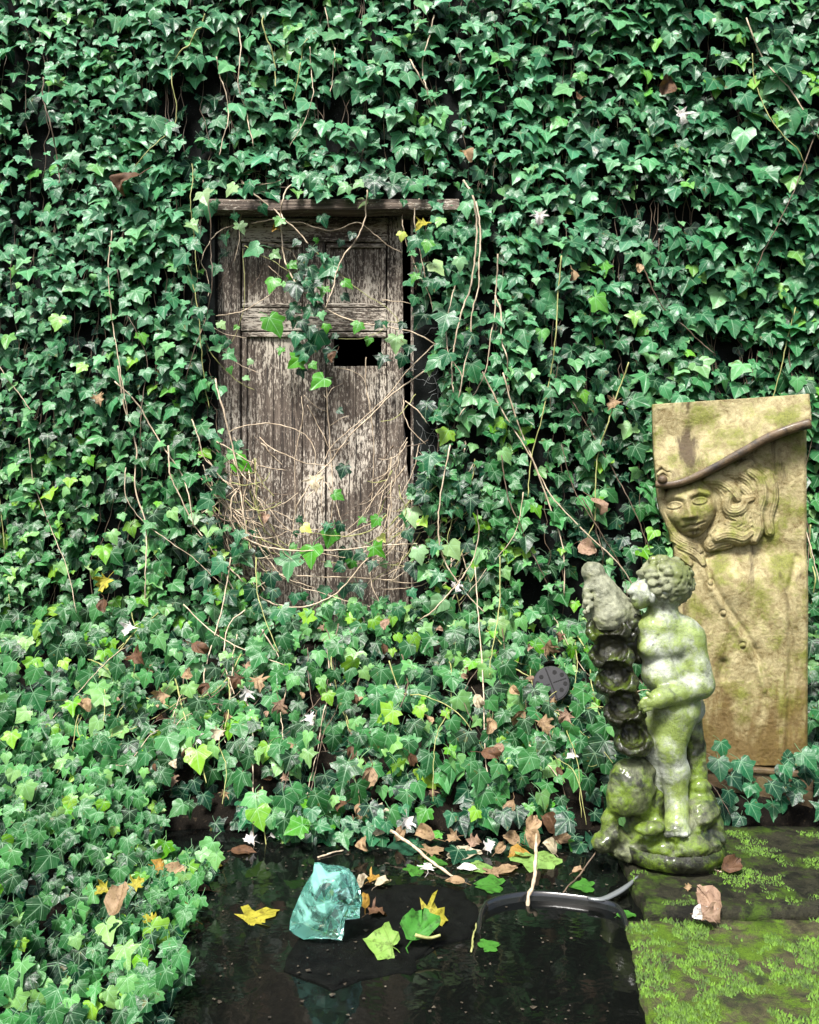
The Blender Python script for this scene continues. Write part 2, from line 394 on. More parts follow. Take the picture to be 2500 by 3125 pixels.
pa = rail('panel', 738, 922, 740, 937, DY + .020, .014, 'wood_v', cuts=5)
pb = rail('panel', 994, 1178, 740, 937, DY + .020, .014, 'wood_v', cuts=5)
pc_ = rail('panel', 736, 832, 1012, 1935, DY + .018, .014, 'wood_v', cuts=10)
rail('panel', 833, 922.5, 1012, 1935, DY + .0195, .014, 'wood_v', cuts=10)
rail('panel', 994, 1085, 1115, 1935, DY + .018, .014, 'wood_v', cuts=10)
rail('panel', 1086, 1179.5, 1114, 1935, DY + .020, .014, 'wood_v', cuts=10)
rail('panel', 994, 1018, 1012, 1114, DY + .019, .014, 'wood_v')
pd = rail('panel', 1164, 1179, 1012, 1112, DY + .0185, .014, 'wood_v')
# mouldings round the panels
def mould(par, a, b, c, d, bot=True, top=True, wd=13):
    for (e, f_, g, h, n_) in (([(a, b, c, c + wd, 'h')] if top else []) + ([(a, b, d - wd, d, 'h')] if bot else []) + [(a, a + wd, c + wd * top, d - wd * bot, 'z'), (b - wd, b, c + wd * top, d - wd * bot, 'z')]):
        o = child('moulding', wood_box('moulding', wx(e), wx(f_), DY + .004, DY + .0195, wz(h), wz(g), bev=.005), M['wood_h' if n_ == 'h' else 'wood_v'], par)
mould(pa, 738, 921, 741, 936); mould(pb, 995, 1178, 741, 936)
mould(pc_, 737, 922, 1012, 1930, bot=False, wd=15); 
child('moulding', wood_box('moulding', wx(995), wx(1179), DY + .004, DY + .0175, wz(1028), wz(1012), bev=.005), M['wood_h'], pd)
rail('ledger', 700, 1215, 1880, 1930, DY + .0465, .03)
# frame
fr = thing('door_frame', (wx(946), 0.03, wz(1930)), 'dark weathered door frame with a projecting beam over the door', 'door frame')
ltn = wood_box('lintel', W(627, 0, -.07).x, W(1404, 0, -.07).x, -0.085, -0.002, W(0, 641, -.08).z, W(0, 607, -.08).z, bev=.008, rough=.005, cuts=26)
child('lintel', ltn, M['wood_lintel'], fr)
child('head_board', wood_box('head_board', ox0 + .002, ox1 - .002, 0.07, 0.11, wz(660), otop + .001), M['wood_v'], fr)
child('jamb', wood_box('jamb', ox0 - .004, wx(661), 0.03, 0.12, ZB, wz(661), cuts=8), M['wood_v'], fr)
child('jamb', wood_box('jamb', wx(1254), ox1 + .004, 0.03, 0.12, ZB, wz(661), cuts=8), M['wood_v'], fr)

# ---------------------------------------------------------------- leaf meshes
HALF = [(0.11, -0.12), (0.28, -0.17), (0.45, -0.08), (0.44, 0.09), (0.63, 0.24), (0.58, 0.38), (0.36, 0.46), (0.27, 0.66), (0.11, 0.87)]
def leaf_arrays(seed, depth=1.0, curl=0.16, fold=0.12, petiole=True, half=HALF, stalk=0.55, crumple=0.0, roll=0.0):
    rr = random.Random(seed)
    right = [(x * rr.uniform(.9, 1.12), y + rr.uniform(-.04, .04)) for x, y in half]
    left = [(-x * rr.uniform(.9, 1.12), y + rr.uniform(-.04, .04)) for x, y in half]
    out = [(0, 0.0)] + right + [(rr.uniform(-.05, .05), 1.0)] + left[::-1]
    c = (0, 0.12)
    V = [(c[0], c[1])]
    n = len(out)
    V += [(c[0] + (x - c[0]) * .52, c[1] + (y - c[1]) * .52) for x, y in out] + out
    F = [(0, 1 + i, 1 + (i + 1) % n) for i in range(n)]
    for i in range(n):
        j = (i + 1) % n
        F += [(1 + i, 1 + n + i, 1 + n + j), (1 + i, 1 + n + j, 1 + j)]
    ph = rr.uniform(0, 6.28); tw = rr.uniform(-.14, .14); cv = curl * rr.uniform(.1, 1.7); fd = fold * rr.uniform(.3, 1.8)
    V3 = []
    for x, y in V:
        r_ = math.hypot(x, y); a = math.atan2(abs(x), y)
        z = -cv * r_ * r_ + fd * abs(x) * (1 - .5 * abs(x)) + tw * x * y
        z += fd * .45 * r_ * (1 - math.cos(a * 7.6)) * .5            # ridges between the veins
        z += .035 * r_ * math.sin(5 * a + ph + (1 if x > 0 else 0))
        if crumple:
            nv_ = mnoise.noise_vector(Vector((x * 4 + seed, y * 4, 0)))
            z += crumple * nv_.z * (.4 + r_); x += crumple * .5 * nv_.x * r_; y += crumple * .5 * nv_.y * r_
        if roll:                                             # the sides roll up and the tip curls over
            q1 = x * roll * 2.6
            if abs(q1) > 1e-5: x, z = math.sin(q1) / (roll * 2.6), z * math.cos(q1) + (1 - math.cos(q1)) / (roll * 2.6)
            q2 = y * roll * 1.1
            y, z = y * (1 - .25 * roll * y), z + .35 * math.sin(q2 * 1.7) * roll
        V3.append((x, y, z))
    uv = list(V)
    if petiole:
        o = len(V3)
        pts = [Vector((0, .06, -.004)), Vector((rr.uniform(-.05, .05), -.25 * stalk / .55, -.10)), Vector((rr.uniform(-.2, .2), -.62 * stalk / .55, -.42 * stalk / .55))]
        pv, pf = tube_data(pts, .020, .016, 3)
        V3 += [tuple(p) for p in pv]; uv += [(0, .3)] * len(pv)
        for q in pf[:-2]: F += [(q[0] + o, q[1] + o, q[2] + o), (q[0] + o, q[2] + o, q[3] + o)]
    return np.array(V3, np.float32), np.array(F, np.int32), np.array(uv, np.float32)
def set_uv(me, uv):
    l = me.uv_layers.new(name='UVMap')
    vi = np.empty(len(me.loops), np.int32); me.loops.foreach_get('vertex_index', vi)
    l.data.foreach_set('uv', uv[vi].ravel())
HALF3 = [(0.12, -0.11), (0.30, -0.15), (0.45, -0.05), (0.50, 0.10), (0.56, 0.26), (0.44, 0.38), (0.32, 0.50), (0.22, 0.70), (0.09, 0.88)]
HALFT = [(0.10, -0.12), (0.24, -0.20), (0.40, -0.16), (0.34, 0.04), (0.66, 0.16), (0.44, 0.32), (0.24, 0.44), (0.17, 0.66), (0.07, 0.86)]
LV = [leaf_arrays(100 + i, half=(HALF, HALF3, HALF, HALF, HALFT)[i % 5], curl=(.16, .30)[i % 2], fold=(.10, .16, .22)[i % 3]) for i in range(30)]
LM = []
for i, (v_, f_, u_) in enumerate(LV):
    me = mesh_np('ivy_leaf_blade', v_, f_); set_uv(me, u_); me.materials.append(M['leaf']); LM.append(me)

def frame(nrm, tipdir):
    n = Vector(nrm).normalized(); t = Vector(tipdir); t = (t - n * t.dot(n))
    if t.length < 1e-4: t = n.orthogonal()
    t.normalize(); x = t.cross(n)
    return Matrix((x, t, n)).transposed()
class Leaf:
    __slots__ = ('p', 'm', 's', 'c', 'v', 'sz')
    def __init__(s, center, nrm, tip, size, col):
        s.m = frame(nrm, tip); s.s = size; s.c = col; s.v = random.randrange(len(LV))
        s.p = Vector(center) - s.m @ Vector((0, 0.36 * size, 0))
        d = s.p.y - CAM.y
        px, py = to_px(s.p)
        vis = 1.0 if (-40 < px < 2540 and -40 < py < 3165) else 0.05
        s.sz = size / max(.3, d) * vis * (0.4 + abs(s.m.col[2].y))
def srgbmix(a, b, t): return tuple(a[i] + (b[i] - a[i]) * t for i in range(3))
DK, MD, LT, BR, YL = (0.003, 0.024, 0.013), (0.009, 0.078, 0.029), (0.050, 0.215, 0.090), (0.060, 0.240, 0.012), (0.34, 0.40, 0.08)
def tone(kind=None, warm=0.0, pale=0.0):
    u = random.random()
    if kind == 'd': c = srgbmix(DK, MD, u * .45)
    elif kind == 'g': c = srgbmix(MD, LT, u * .35)
    elif kind == 'l': c = srgbmix(LT, (0.30, 0.42, 0.20), u * .8)
    elif kind == 'b': c = srgbmix(BR, MD, u * .4)
    elif kind == 'y': c = YL
    else:
        t = random.random()
        if t < .30: c = srgbmix(DK, MD, u)
        elif t < .78: c = srgbmix(MD, LT, u * .75)
        elif t < .95 - .02 * warm: c = srgbmix(LT, (0.15, 0.33, 0.15), u)
        else: c = srgbmix(BR, (0.20, 0.38, 0.06), u * .7)
        if warm > 0: c = srgbmix(c, (c[0] * 1.25 + .004, c[1] * 1.08, c[2] * .62), warm)
    if pale: c = srgbmix(c, (0.085, 0.26, 0.135), pale * random.uniform(.2, 1))  # sunlit look painted into the leaf colour
    j = random.uniform(.82, 1.18)
    return (c[0] * j * random.uniform(.92, 1.1), c[1] * j, c[2] * j * random.uniform(.88, 1.12))

def ivy_thing(name, base, label, leaves, stems, group=None, extra_stuff=None, limit=300):
    t = thing(name, base, label, 'ivy', group)
    leaves = sorted(leaves, key=lambda l: -l.sz)
    for l in leaves[:limit]:
        o = bpy.data.objects.new('leaf', LM[l.v]); C.objects.link(o); o.parent = t
        o.matrix_basis = Matrix.Translation(l.p - Vector(base)) @ (l.m * l.s).to_4x4()
        o.color = (*l.c, 1)
    rest = leaves[limit:]
    if rest:
        VV, FF, UU, CC = [], [], [], []; off = 0
        for l in rest:
            v_, f_, u_ = LV[l.v]
            A = np.array(l.m) * l.s
            VV.append(v_ @ A.T + np.array(l.p)); FF.append(f_ + off); UU.append(u_)
            CC.append(np.tile(np.array([*l.c, 1], np.float32), (len(v_), 1))); off += len(v_)
        me = mesh_np('leaf_mass', np.concatenate(VV), np.concatenate(FF)); set_uv(me, np.concatenate(UU))
        at = me.color_attributes.new('tone', 'FLOAT_COLOR', 'POINT'); at.data.foreach_set('color', np.concatenate(CC).ravel())
        tag(child('leaf_mass', me, M['leaf_mass'], t), kind='stuff')
    for s in stems:
        child('stem', s[0], s[1], t)
    if extra_stuff:
        V, F = join_data(extra_stuff)
        tag(child('stem_mass', mesh_np('stem_mass', V, F), M['stem_dark'], t), kind='stuff')
    return t

# ---------------------------------------------------------------- ivy on the wall
DOORPOLY = [(655, 612), (800, 588), (1000, 598), (1200, 598), (1310, 604), (1318, 655), (1262, 690), (1255, 880), (1320, 930), (1345, 1100), (1335, 1250), (1320, 1350), (1275, 1420),
            (1265, 1550), (1255, 1650), (1270, 1740), (1240, 1830), (1000, 1850), (880, 1850), (790, 1800), (740, 1700), (715, 1550), (690, 1350), (668, 1250), (655, 1100), (672, 1000), (652, 900), (648, 700)]
def in_poly(x, y, P):
    c = False; n = len(P)
    for i in range(n):
        x1, y1 = P[i]; x2, y2 = P[i - 1]
        if (y1 > y) != (y2 > y) and x < (x2 - x1) * (y - y1) / (y2 - y1) + x1: c = not c
    return c
def door_gap(px, py):
    if in_poly(px, py, DOORPOLY): return 1.0
    h = 0
    for dx, dy in ((38, 0), (-38, 0), (0, 30), (0, -30)):
        if in_poly(px + dx, py + dy, DOORPOLY): h += 1
    return 0.42 if h else 0.0
def nz(x, z, s, o=0): return mnoise.noise(Vector((x * s + o, z * s, o * .7)))
def thick(x, z):
    t = 0.085 + 0.045 * nz(x, z, 2.6, 3)
    t += 0.20 * float(sstep(0.75, 1.7, x)) * float(sstep(1.3, 2.4, z))
    t += 0.05 * float(sstep(1.2, .6, z))
    return t
groups = {'L': [], 'R': [], 'T': []}
sm = {'L': [], 'R': [], 'T': []}
def which(px, py):
    if py < 600 and 560 < px < 1440: return 'T'
    return 'L' if px < 946 else 'R'
x = -2.05
while x < 2.05:
    z = 3.35 + random.uniform(-.1, .1); sx = x; side = 1; pts = []; cur = None
    while True:
        zmin = float(ground_z(sx, -0.12)) + .02
        if z < zmin: break
        sx += random.gauss(0, .008) + .012 * nz(sx, z, 1.7, 9)
        th = thick(sx, z)
        p = Vector((sx, -th * .55, z)); px, py = to_px(p)
        g = door_gap(px, py)
        if g < .9: pts.append(p); key = which(px, py)
        if (g >= .9 or random.random() < .03) and len(pts) > 3:
            sm[key].append(tube_data(catmull(pts, 2), .0016, .0014, 4)); pts = []
        elif g >= .9: pts = []
        if random.random() > g and random.random() > max(0, nz(sx, z, 3.4, 21) - .22) * 2.6:
            big = .052 + .013 * float(sstep(.2, 1.6, sx)) - .006 * float(sstep(-.6, -1.4, sx))
            s = big * random.choice((.45, .6, .72, .85, .95, 1, 1.1, 1.2, 1.42)) * random.uniform(.9, 1.1)
            c = Vector((sx + side * random.uniform(.005, .05), -th - random.uniform(-.045, .035), z + random.uniform(-.03, .02)))
            n = (random.gauss(0, .32), -1, .72 + random.gauss(0, .28))
            tip = (random.gauss(0, .55) + side * .25, -.1, -1)
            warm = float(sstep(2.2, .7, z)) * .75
            groups[which(*to_px(c))].append(Leaf(c, n, tip, s, tone(None, warm, .8 * float(sstep(1.1, 2.2, z)) * (1 - .6 * float(sstep(.2, 1.2, sx))))))  # high leaves, most towards the left, painted paler as if more sunlit
        side = -side
        z -= random.uniform(.028, .048)
    if len(pts) > 3: sm[key].append(tube_data(catmull(pts, 2), .0016, .0014, 4))
    x += random.uniform(.020, .037)
# inner, darker leaves close to the wall
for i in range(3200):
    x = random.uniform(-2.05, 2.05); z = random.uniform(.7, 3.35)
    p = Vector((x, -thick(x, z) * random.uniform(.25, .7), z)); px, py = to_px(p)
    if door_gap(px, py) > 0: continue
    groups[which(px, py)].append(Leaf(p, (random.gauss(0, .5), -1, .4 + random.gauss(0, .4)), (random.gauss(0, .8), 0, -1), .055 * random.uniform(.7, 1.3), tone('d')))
def loose_stems(n, xr, zr, mats, rad=(.0018, .0035), ln=(.35, 1.1)):
    out = []
    for i in range(n):
        x = random.uniform(*xr); z = random.uniform(*zr); L = random.uniform(*ln); pts = []
        a = random.gauss(-math.pi / 2, .28); 
        for k_ in range(7):
            pts.append(Vector((x, -thick(x, z) - random.uniform(.0, .05), z)))
            x += math.cos(a) * L / 6; z += math.sin(a) * L / 6; a += random.gauss(0, .18)
            if z < float(ground_z(x, -.12)) + .05: break
        if len(pts) > 2 and not any(door_gap(*to_px(p)) >= 1 for p in pts):
            r_ = random.uniform(*rad); out.append((tube('stem', pts, r_, r_ * .7, 5, .1), M[random.choice(mats)]))
    return out
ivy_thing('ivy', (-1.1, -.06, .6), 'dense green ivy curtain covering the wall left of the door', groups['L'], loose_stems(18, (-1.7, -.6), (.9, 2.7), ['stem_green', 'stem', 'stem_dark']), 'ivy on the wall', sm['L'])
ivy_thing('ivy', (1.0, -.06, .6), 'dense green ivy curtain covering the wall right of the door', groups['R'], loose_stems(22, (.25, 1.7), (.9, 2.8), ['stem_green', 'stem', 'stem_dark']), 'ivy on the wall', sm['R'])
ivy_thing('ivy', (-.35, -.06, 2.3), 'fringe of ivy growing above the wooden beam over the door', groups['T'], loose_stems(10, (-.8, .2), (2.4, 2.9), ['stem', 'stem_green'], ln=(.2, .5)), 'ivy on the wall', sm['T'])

# ---------------------------------------------------------------- vine trailing over the door
def Z1(a, b): return (580 + .5217 * a, 540 + .5217 * b)
def Z2(a, b): return (580 + .5217 * a, 1200 + .5217 * b)
ST = [  # (converter, radius mm, material, depth, points)
 (Z1, 4.2, 'stem', -.10, [(610, 15), (560, 80), (540, 150), (532, 215), (548, 248), (590, 282), (640, 330), (692, 388)]),
 (Z1, 4.0, 'stem', -.08, [(290, 5), (370, 95), (450, 160), (520, 215), (533, 300), (540, 380), (550, 470), (580, 550), (630, 640), (700, 710), (790, 770), (900, 825), (1040, 860), (1200, 885), (1330, 920), (1440, 980)]),
 (Z1, 4.0, 'stem', -.10, [(1035, 60), (1030, 180), (1025, 250), (1000, 310), (960, 390), (900, 460), (860, 550), (840, 640), (815, 710), (790, 770)]),
 (Z1, 3.2, 'stem', -.05, [(350, 258), (430, 258), (500, 245), (560, 262), (640, 265), (720, 290), (820, 312), (900, 295), (950, 270), (995, 270), (1050, 310), (1110, 360), (1170, 410), (1240, 445)]),
 (Z1, 2.0, 'stem_green', -.07, [(310, 390), (400, 450), (500, 500), (590, 560)]),
 (Z1, 2.0, 'stem_green', -.06, [(690, 400), (780, 470), (880, 570), (960, 640), (1050, 700), (1130, 750), (1200, 810), (1230, 860)]),
 (Z1, 2.4, 'stem', -.06, [(250, 265), (180, 310), (130, 360), (90, 430), (65, 500), (95, 560), (110, 630), (108, 700)]),
 (Z1, 2.6, 'stem', -.03, [(145, 800), (250, 800), (330, 775), (420, 720), (490, 660), (520, 540), (525, 470)]),
 (Z1, 2.6, 'stem', -.04, [(0, 830), (70, 855), (150, 890), (220, 925), (325, 942)]),
 (Z1, 2.2, 'stem_green', -.04, [(75, 940), (110, 1010), (170, 1090), (240, 1160), (310, 1215), (380, 1245)]),
 (Z1, 1.8, 'stem', -.03, [(265, 1080), (320, 1110), (400, 1145)]),
 (Z1, 2.4, 'stem', -.07, [(1240, 200), (1245, 280), (1270, 400), (1310, 500), (1350, 590), (1400, 690), (1420, 780)]),
 (Z1, 2.8, 'stem', -.09, [(1340, 110), (1315, 200), (1320, 300), (1345, 430), (1370, 550), (1390, 650)]),
 (Z1, 4.5, 'stem', -.15, [(1600, 0), (1650, 100), (1670, 200), (1680, 320), (1665, 480), (1640, 650), (1600, 760), (1570, 870), (1545, 990), (1530, 1120), (1540, 1260)]),
 (Z1, 3.8, 'stem', -.16, [(1680, 130), (1700, 330), (1690, 500), (1688, 640), (1650, 800), (1640, 960), (1600, 1130), (1580, 1280)]),
 (Z1, 2.8, 'stem', -.12, [(1560, 600), (1520, 750), (1500, 900), (1520, 1050), (1590, 1160), (1570, 1300)]),
 (Z1, 2.0, 'stem', -.03, [(1120, 712), (1200, 725), (1290, 740), (1340, 755)]),
 (Z1, 2.0, 'stem_dark', 0.035, [(330, 670), (380, 620), (415, 560), (440, 505)]),
 (Z1, 2.2, 'stem', 0.03, [(410, 382), (470, 385), (530, 405), (600, 440), (625, 490), (628, 540)]),
 (Z1, 1.8, 'stem', .02, [(455, 518), (500, 560), (540, 590)]),
 (Z1, 1.8, 'stem', .01, [(780, 1270), (800, 1290), (830, 1240), (890, 1210)]),
 (Z1, 2.4, 'stem', .0, [(1030, 1050), (1025, 1150), (1030, 1230), (1060, 1342)]),
 (Z1, 1.8, 'stem', .0, [(860, 1110), (940, 1130), (1000, 1165), (1030, 1215)]),
 (Z1, 1.6, 'stem_green', -.02, [(1230, 840), (1140, 850), (1120, 900), (1000, 945), (870, 945)]),
 (Z1, 2.2, 'stem', -.03, [(330, 0), (325, 160), (290, 260), (285, 380), (260, 500)]),
 (Z1, 1.8, 'stem_dark', .03, [(270, 390), (240, 510), (180, 620), (110, 720), (70, 745)]),
 (Z1, 1.6, 'stem_green', -.02, [(300, 400), (320, 700), (290, 860), (240, 975)]),
 (Z2, 3.4, 'stem', -.05, [(1660, -440), (1480, -240), (1370, -130), (1190, 0), (1060, 130), (950, 230), (880, 320), (820, 400), (740, 480), (680, 570), (630, 650), (610, 730), (600, 830), (570, 900)]),
 (Z2, 2.6, 'stem', -.04, [(1440, -300), (1290, -150), (1150, 20), (1000, 160), (900, 240), (820, 320), (790, 390)]),
 (Z2, 3.2, 'stem', .035, [(790, -80), (800, 0), (805, 100), (815, 200), (820, 330), (830, 450), (832, 600), (830, 700), (815, 760)]),
 (Z2, 2.2, 'stem', .035, [(690, 70), (740, 170), (790, 270), (820, 330)]),
 (Z2, 2.2, 'stem', .035, [(665, 10), (740, 80), (800, 105)]),
 (Z2, 2.0, 'stem', .03, [(820, 190), (870, 155), (930, 130)]),
 (Z2, 2.0, 'stem', .03, [(820, 340), (880, 320), (940, 285)]),
 (Z2, 2.2, 'stem', .03, [(650, 20), (660, 120), (640, 240), (615, 370), (613, 460), (616, 700)]),
 (Z2, 2.2, 'stem', .03, [(1035, 0), (1060, 130), (1070, 240), (1075, 350), (1070, 520), (1060, 640), (1030, 710)]),
 (Z2, 2.8, 'stem', -.03, [(210, 235), (260, 210), (360, 183), (480, 178), (580, 200), (680, 250), (730, 340), (725, 460)]),
 (Z2, 4.2, 'stem', -.10, [(140, -90), (165, 0), (200, 120), (240, 280), (275, 430), (290, 540), (310, 680), (330, 800), (350, 900), (370, 1100), (390, 1200), (430, 1340)]),
 (Z2, 3.0, 'stem', -.08, [(330, 430), (350, 500), (385, 600), (430, 670), (460, 760), (500, 830), (550, 930), (640, 1010)]),
 (Z2, 3.4, 'stem', -.09, [(40, 480), (120, 560), (230, 660), (330, 730), (430, 790)]),
 (Z2, 3.8, 'stem', -.11, [(290, 540), (250, 610), (240, 700), (260, 790), (330, 850), (450, 900), (600, 920), (780, 920), (950, 910), (1130, 890), (1330, 880)]),
 (Z2, 3.8, 'stem', -.13, [(60, 780), (180, 960), (280, 1070), (380, 1170), (480, 1230), (620, 1252), (740, 1230), (840, 1180), (920, 1110), (1000, 1010), (1060, 950)]),
 (Z2, 2.6, 'stem', -.06, [(200, 930), (400, 960), (520, 968), (640, 950), (780, 940), (900, 960), (1010, 968), (1120, 985)]),
 (Z2, 3.0, 'stem', -.05, [(300, 600), (350, 680), (440, 682), (520, 700), (610, 745)]),
 (Z2, 2.4, 'stem', -.04, [(440, 680), (540, 650), (635, 580)]),
 (Z2, 2.6, 'stem', -.06, [(430, 1000), (540, 1080), (660, 1140), (770, 1170), (930, 1220), (1050, 1250), (1200, 1265)]),
 (Z2, 3.4, 'stem', -.08, [(480, 1060), (580, 1065), (800, 1075), (1000, 1080), (1210, 1098)]),
 (Z2, 2.8, 'stem', -.04, [(800, 900), (870, 860), (960, 810), (1080, 757), (1150, 800), (1190, 850)]),
 (Z2, 2.2, 'stem', .02, [(780, 480), (770, 600), (775, 740)]),
 (Z2, 2.4, 'stem', .0, [(790, 520), (830, 580), (860, 660), (890, 760), (940, 830), (990, 880)]),
 (Z2, 2.2, 'stem', .0, [(720, 570), (680, 620), (670, 720), (700, 830), (720, 900)]),
 (Z2, 3.6, 'stem', -.16, [(1525, 300), (1480, 520), (1455, 700), (1455, 860), (1490, 980), (1550, 1080), (1640, 1200), (1720, 1280)]),
 (Z2, 3.2, 'stem', -.17, [(1330, 1340), (1400, 1290), (1500, 1190), (1590, 1080), (1660, 960), (1690, 820), (1680, 680)]),
 (Z2, 2.6, 'stem', -.10, [(1250, 30), (1250, 110), (1290, 210), (1380, 300)]),
 (Z2, 2.8, 'stem', -.10, [(1260, 40), (1330, 100), (1390, 180)]),
 (Z2, 2.0, 'stem_green', -.08, [(1320, 0), (1260, 90), (1190, 150), (1115, 165)]),
 (Z2, 2.8, 'stem', -.12, [(0, 150), (50, 260), (80, 370), (140, 440)]),
 (Z2, 2.8, 'stem', -.12, [(190, 980), (185, 1080), (150, 1200), (105, 1340)]),
 (Z2, 2.6, 'stem', -.14, [(430, 1110), (330, 1190), (250, 1270), (210, 1345)]),
 (Z2, 2.6, 'stem', -.1, [(60, 700), (150, 650), (290, 545)]),
 (Z2, 2.4, 'stem', -.1, [(1300, 600), (1290, 700), (1240, 780), (1180, 830)]),
 (Z2, 2.6, 'stem', -.1, [(1050, 1040), (1070, 1140), (1110, 1230), (1140, 1290)]),
 (Z2, 2.6, 'stem', -.12, [(1380, 1200), (1290, 1240), (1230, 1290)]),
]
dstems = []; samples = []
for cv, r_, m_, Y_, pts in ST:
    P3 = [W(*cv(a, b), Y_ + random.uniform(-.012, .012)) for a, b in pts]
    # free ends run back to the door or the wall ivy so that nothing hangs loose
    P3[0] = P3[0] + Vector((0, min(.05, .035 - Y_), 0)) * .6
    dstems.append((tube('stem', P3, r_ * .00088, r_ * .0006, 6, .12), M[m_])); samples += catmull(P3, 2)
for i in range(170):                                    # fine tangle low down on both sides of the door
    left = random.random() < .62
    zx = random.uniform(30, 430) if left else random.uniform(1150, 1700); zy = random.uniform(250, 1080)
    a = random.gauss(math.pi / 2 - (.45 if left else -.35), .35); pts = []; Y_ = random.uniform(-.10, -.02); L = random.uniform(150, 520)
    for k_ in range(6):
        pts.append(W(*Z2(zx, zy), Y_ - random.uniform(0, .02))); zx += math.cos(a) * L / 5; zy += math.sin(a) * L / 5; a += random.gauss(-.16 if left else .16, .2)
    dstems.append((tube('stem', pts, random.uniform(.0016, .0034), .0012, 5, .1), M[random.choice(['stem', 'stem', 'stem', 'stem_green', 'stem_dark'])]))
for i in range(26):                                    # dry twigs on the ledge above the beam
    zx = random.uniform(150, 1500); zy = random.uniform(-60, 110); a = random.uniform(-.6, .6) + random.choice((0, math.pi)); pts = []
    for k_ in range(4):
        pts.append(W(*Z1(zx, zy), -.03 - random.uniform(0, .05))); zx += math.cos(a) * 45; zy += math.sin(a) * 30 + 6; a += random.gauss(0, .4)
    dstems.append((tube('stem', pts, .0014, .0008, 5), M[random.choice(['stem', 'stem_dark', 'stem_dark'])]))
for i in range(34):                                    # rootlets gripping the bare wall beside the door
    px, py = random.uniform(1262, 1345), random.uniform(960, 1560); a = random.uniform(0, 6.28); pts = []
    for k_ in range(6):
        pts.append(W(px, py, -.001)); px += math.cos(a) * 16; py += math.sin(a) * 16; a += random.gauss(0, .6)
    dstems.append((tube('stem', pts, .0011, .0006, 4), M['root']))
LEAVES1 = '''240,70,95,l 330,60,100,g 490,110,100,g 285,155,70,g 430,190,70,g 265,240,60,g 520,260,75,b 300,300,85,l 210,365,80,g 365,420,125,l 195,455,70,d 150,540,80,g 500,455,70,l
480,620,110,b 620,385,60,d 740,370,40,b 670,470,85,d 715,440,80,d 880,385,50,d 945,345,60,d 780,470,70,g 705,550,115,d 805,540,135,g 600,520,70,b 640,580,75,d 620,650,145,d 710,660,75,d 780,665,85,b
920,620,80,b 720,710,85,g 745,625,60,d 910,700,60,d 490,860,150,b 690,800,115,g 610,770,85,g 610,850,85,g 770,810,60,l 980,870,80,b 1100,860,65,d 1145,860,50,g 620,940,95,g 735,950,150,g 845,930,50,d
815,1040,95,d 630,1010,95,g 620,1080,110,b 530,1020,60,b 650,1140,65,d 755,1200,130,b 1045,960,60,b 1120,1070,100,d 1205,970,115,l 1240,1070,85,d 780,250,80,g 185,865,60,l 270,880,40,b 145,950,70,g
215,975,60,g 240,1050,90,l 350,1080,42,l 235,1130,50,b 330,1175,45,l 60,790,90,g 1310,380,105,g 1390,400,85,b 1445,525,115,l 1310,590,80,b 1385,620,70,g 1450,620,90,g 1310,720,75,g 1490,850,170,g
1350,830,120,d 1330,770,80,d 1580,500,90,l 1540,310,90,g 1560,250,80,d 1240,340,60,y 900,60,90,l 985,40,80,l 1090,140,120,g 1080,50,120,d 1180,70,110,d 1250,150,50,g 915,160,60,l 1000,150,80,l 790,110,60,l
700,10,120,g 760,20,90,g 640,15,90,l 1270,30,100,g 1330,50,90,l 1190,170,70,g 80,110,120,l 40,210,80,g 120,60,90,g 30,400,100,g 20,290,90,l 1560,600,80,g 1620,90,80,g 1480,330,80,g 150,160,60,g
650,520,60,d 760,590,80,g 690,620,70,g 850,500,80,g 740,760,80,d 660,860,80,d 700,900,90,d 560,640,70,b 580,800,70,d 800,880,60,b 700,1010,90,d 660,1050,70,g 720,1100,60,b 760,720,70,g 830,600,60,d 590,590,60,b 190,950,55,g 90,650,80,d 55,640,70,g 1500,1060,110,g 1450,1050,80,b 1400,1140,60,l 1240,870,60,d 1640,940,110,d 1660,1130,130,g 1280,1010,80,d 1290,1160,60,d'''
LEAVES2 = '''305,420,125,b 895,455,95,d 865,600,80,b 645,745,55,d 680,790,72,y 620,820,40,d 820,840,125,b 710,945,150,b 580,1010,175,l 600,900,60,b 800,785,75,g 870,785,75,d 1000,745,65,b 1085,750,85,b
1125,850,62,y 1100,920,115,b 900,950,110,d 940,1000,75,b 870,1020,85,d 990,950,85,d 810,1000,52,l 1060,1010,85,d 1135,1000,52,l 420,935,85,d 785,1160,85,g 900,1150,100,d 990,1150,120,d 610,1200,80,g
660,1190,60,g 860,1270,95,g 300,1245,75,b 550,1310,165,g 990,1280,85,g 1215,1280,85,g 1300,710,125,l 1280,830,85,d 280,840,105,g 375,820,65,g 470,1090,115,d 390,1120,120,d 880,105,50,d 130,240,80,g
265,310,90,g 130,460,80,d 85,640,115,g 110,760,90,d 30,730,80,l 95,880,90,d 165,870,70,d 270,910,80,g 165,1010,125,g 60,960,100,d 480,1180,110,d 350,1170,110,d 240,1200,110,d 400,1250,100,d 730,1330,80,g
1400,400,150,g 1380,90,120,d 1450,150,100,g 1580,550,95,d 1480,460,80,d 1360,520,100,d 1350,610,100,d 1340,940,110,l 1310,1030,120,d 1430,910,100,g 1540,920,130,l 1440,1080,120,g 1450,1240,130,l 1300,1170,70,g
1090,1290,80,d 1310,1300,80,d 210,1330,110,g 100,1200,100,g 60,1090,120,d 640,1300,70,g 700,1240,60,d 1150,1210,60,d 1390,1060,50,l 1570,1150,100,d 1500,620,90,g 1520,700,60,g 1640,650,130,d 1290,560,60,g'''
dl = []
def nearest(p):
    return min(samples, key=lambda s: (s - p).length_squared)
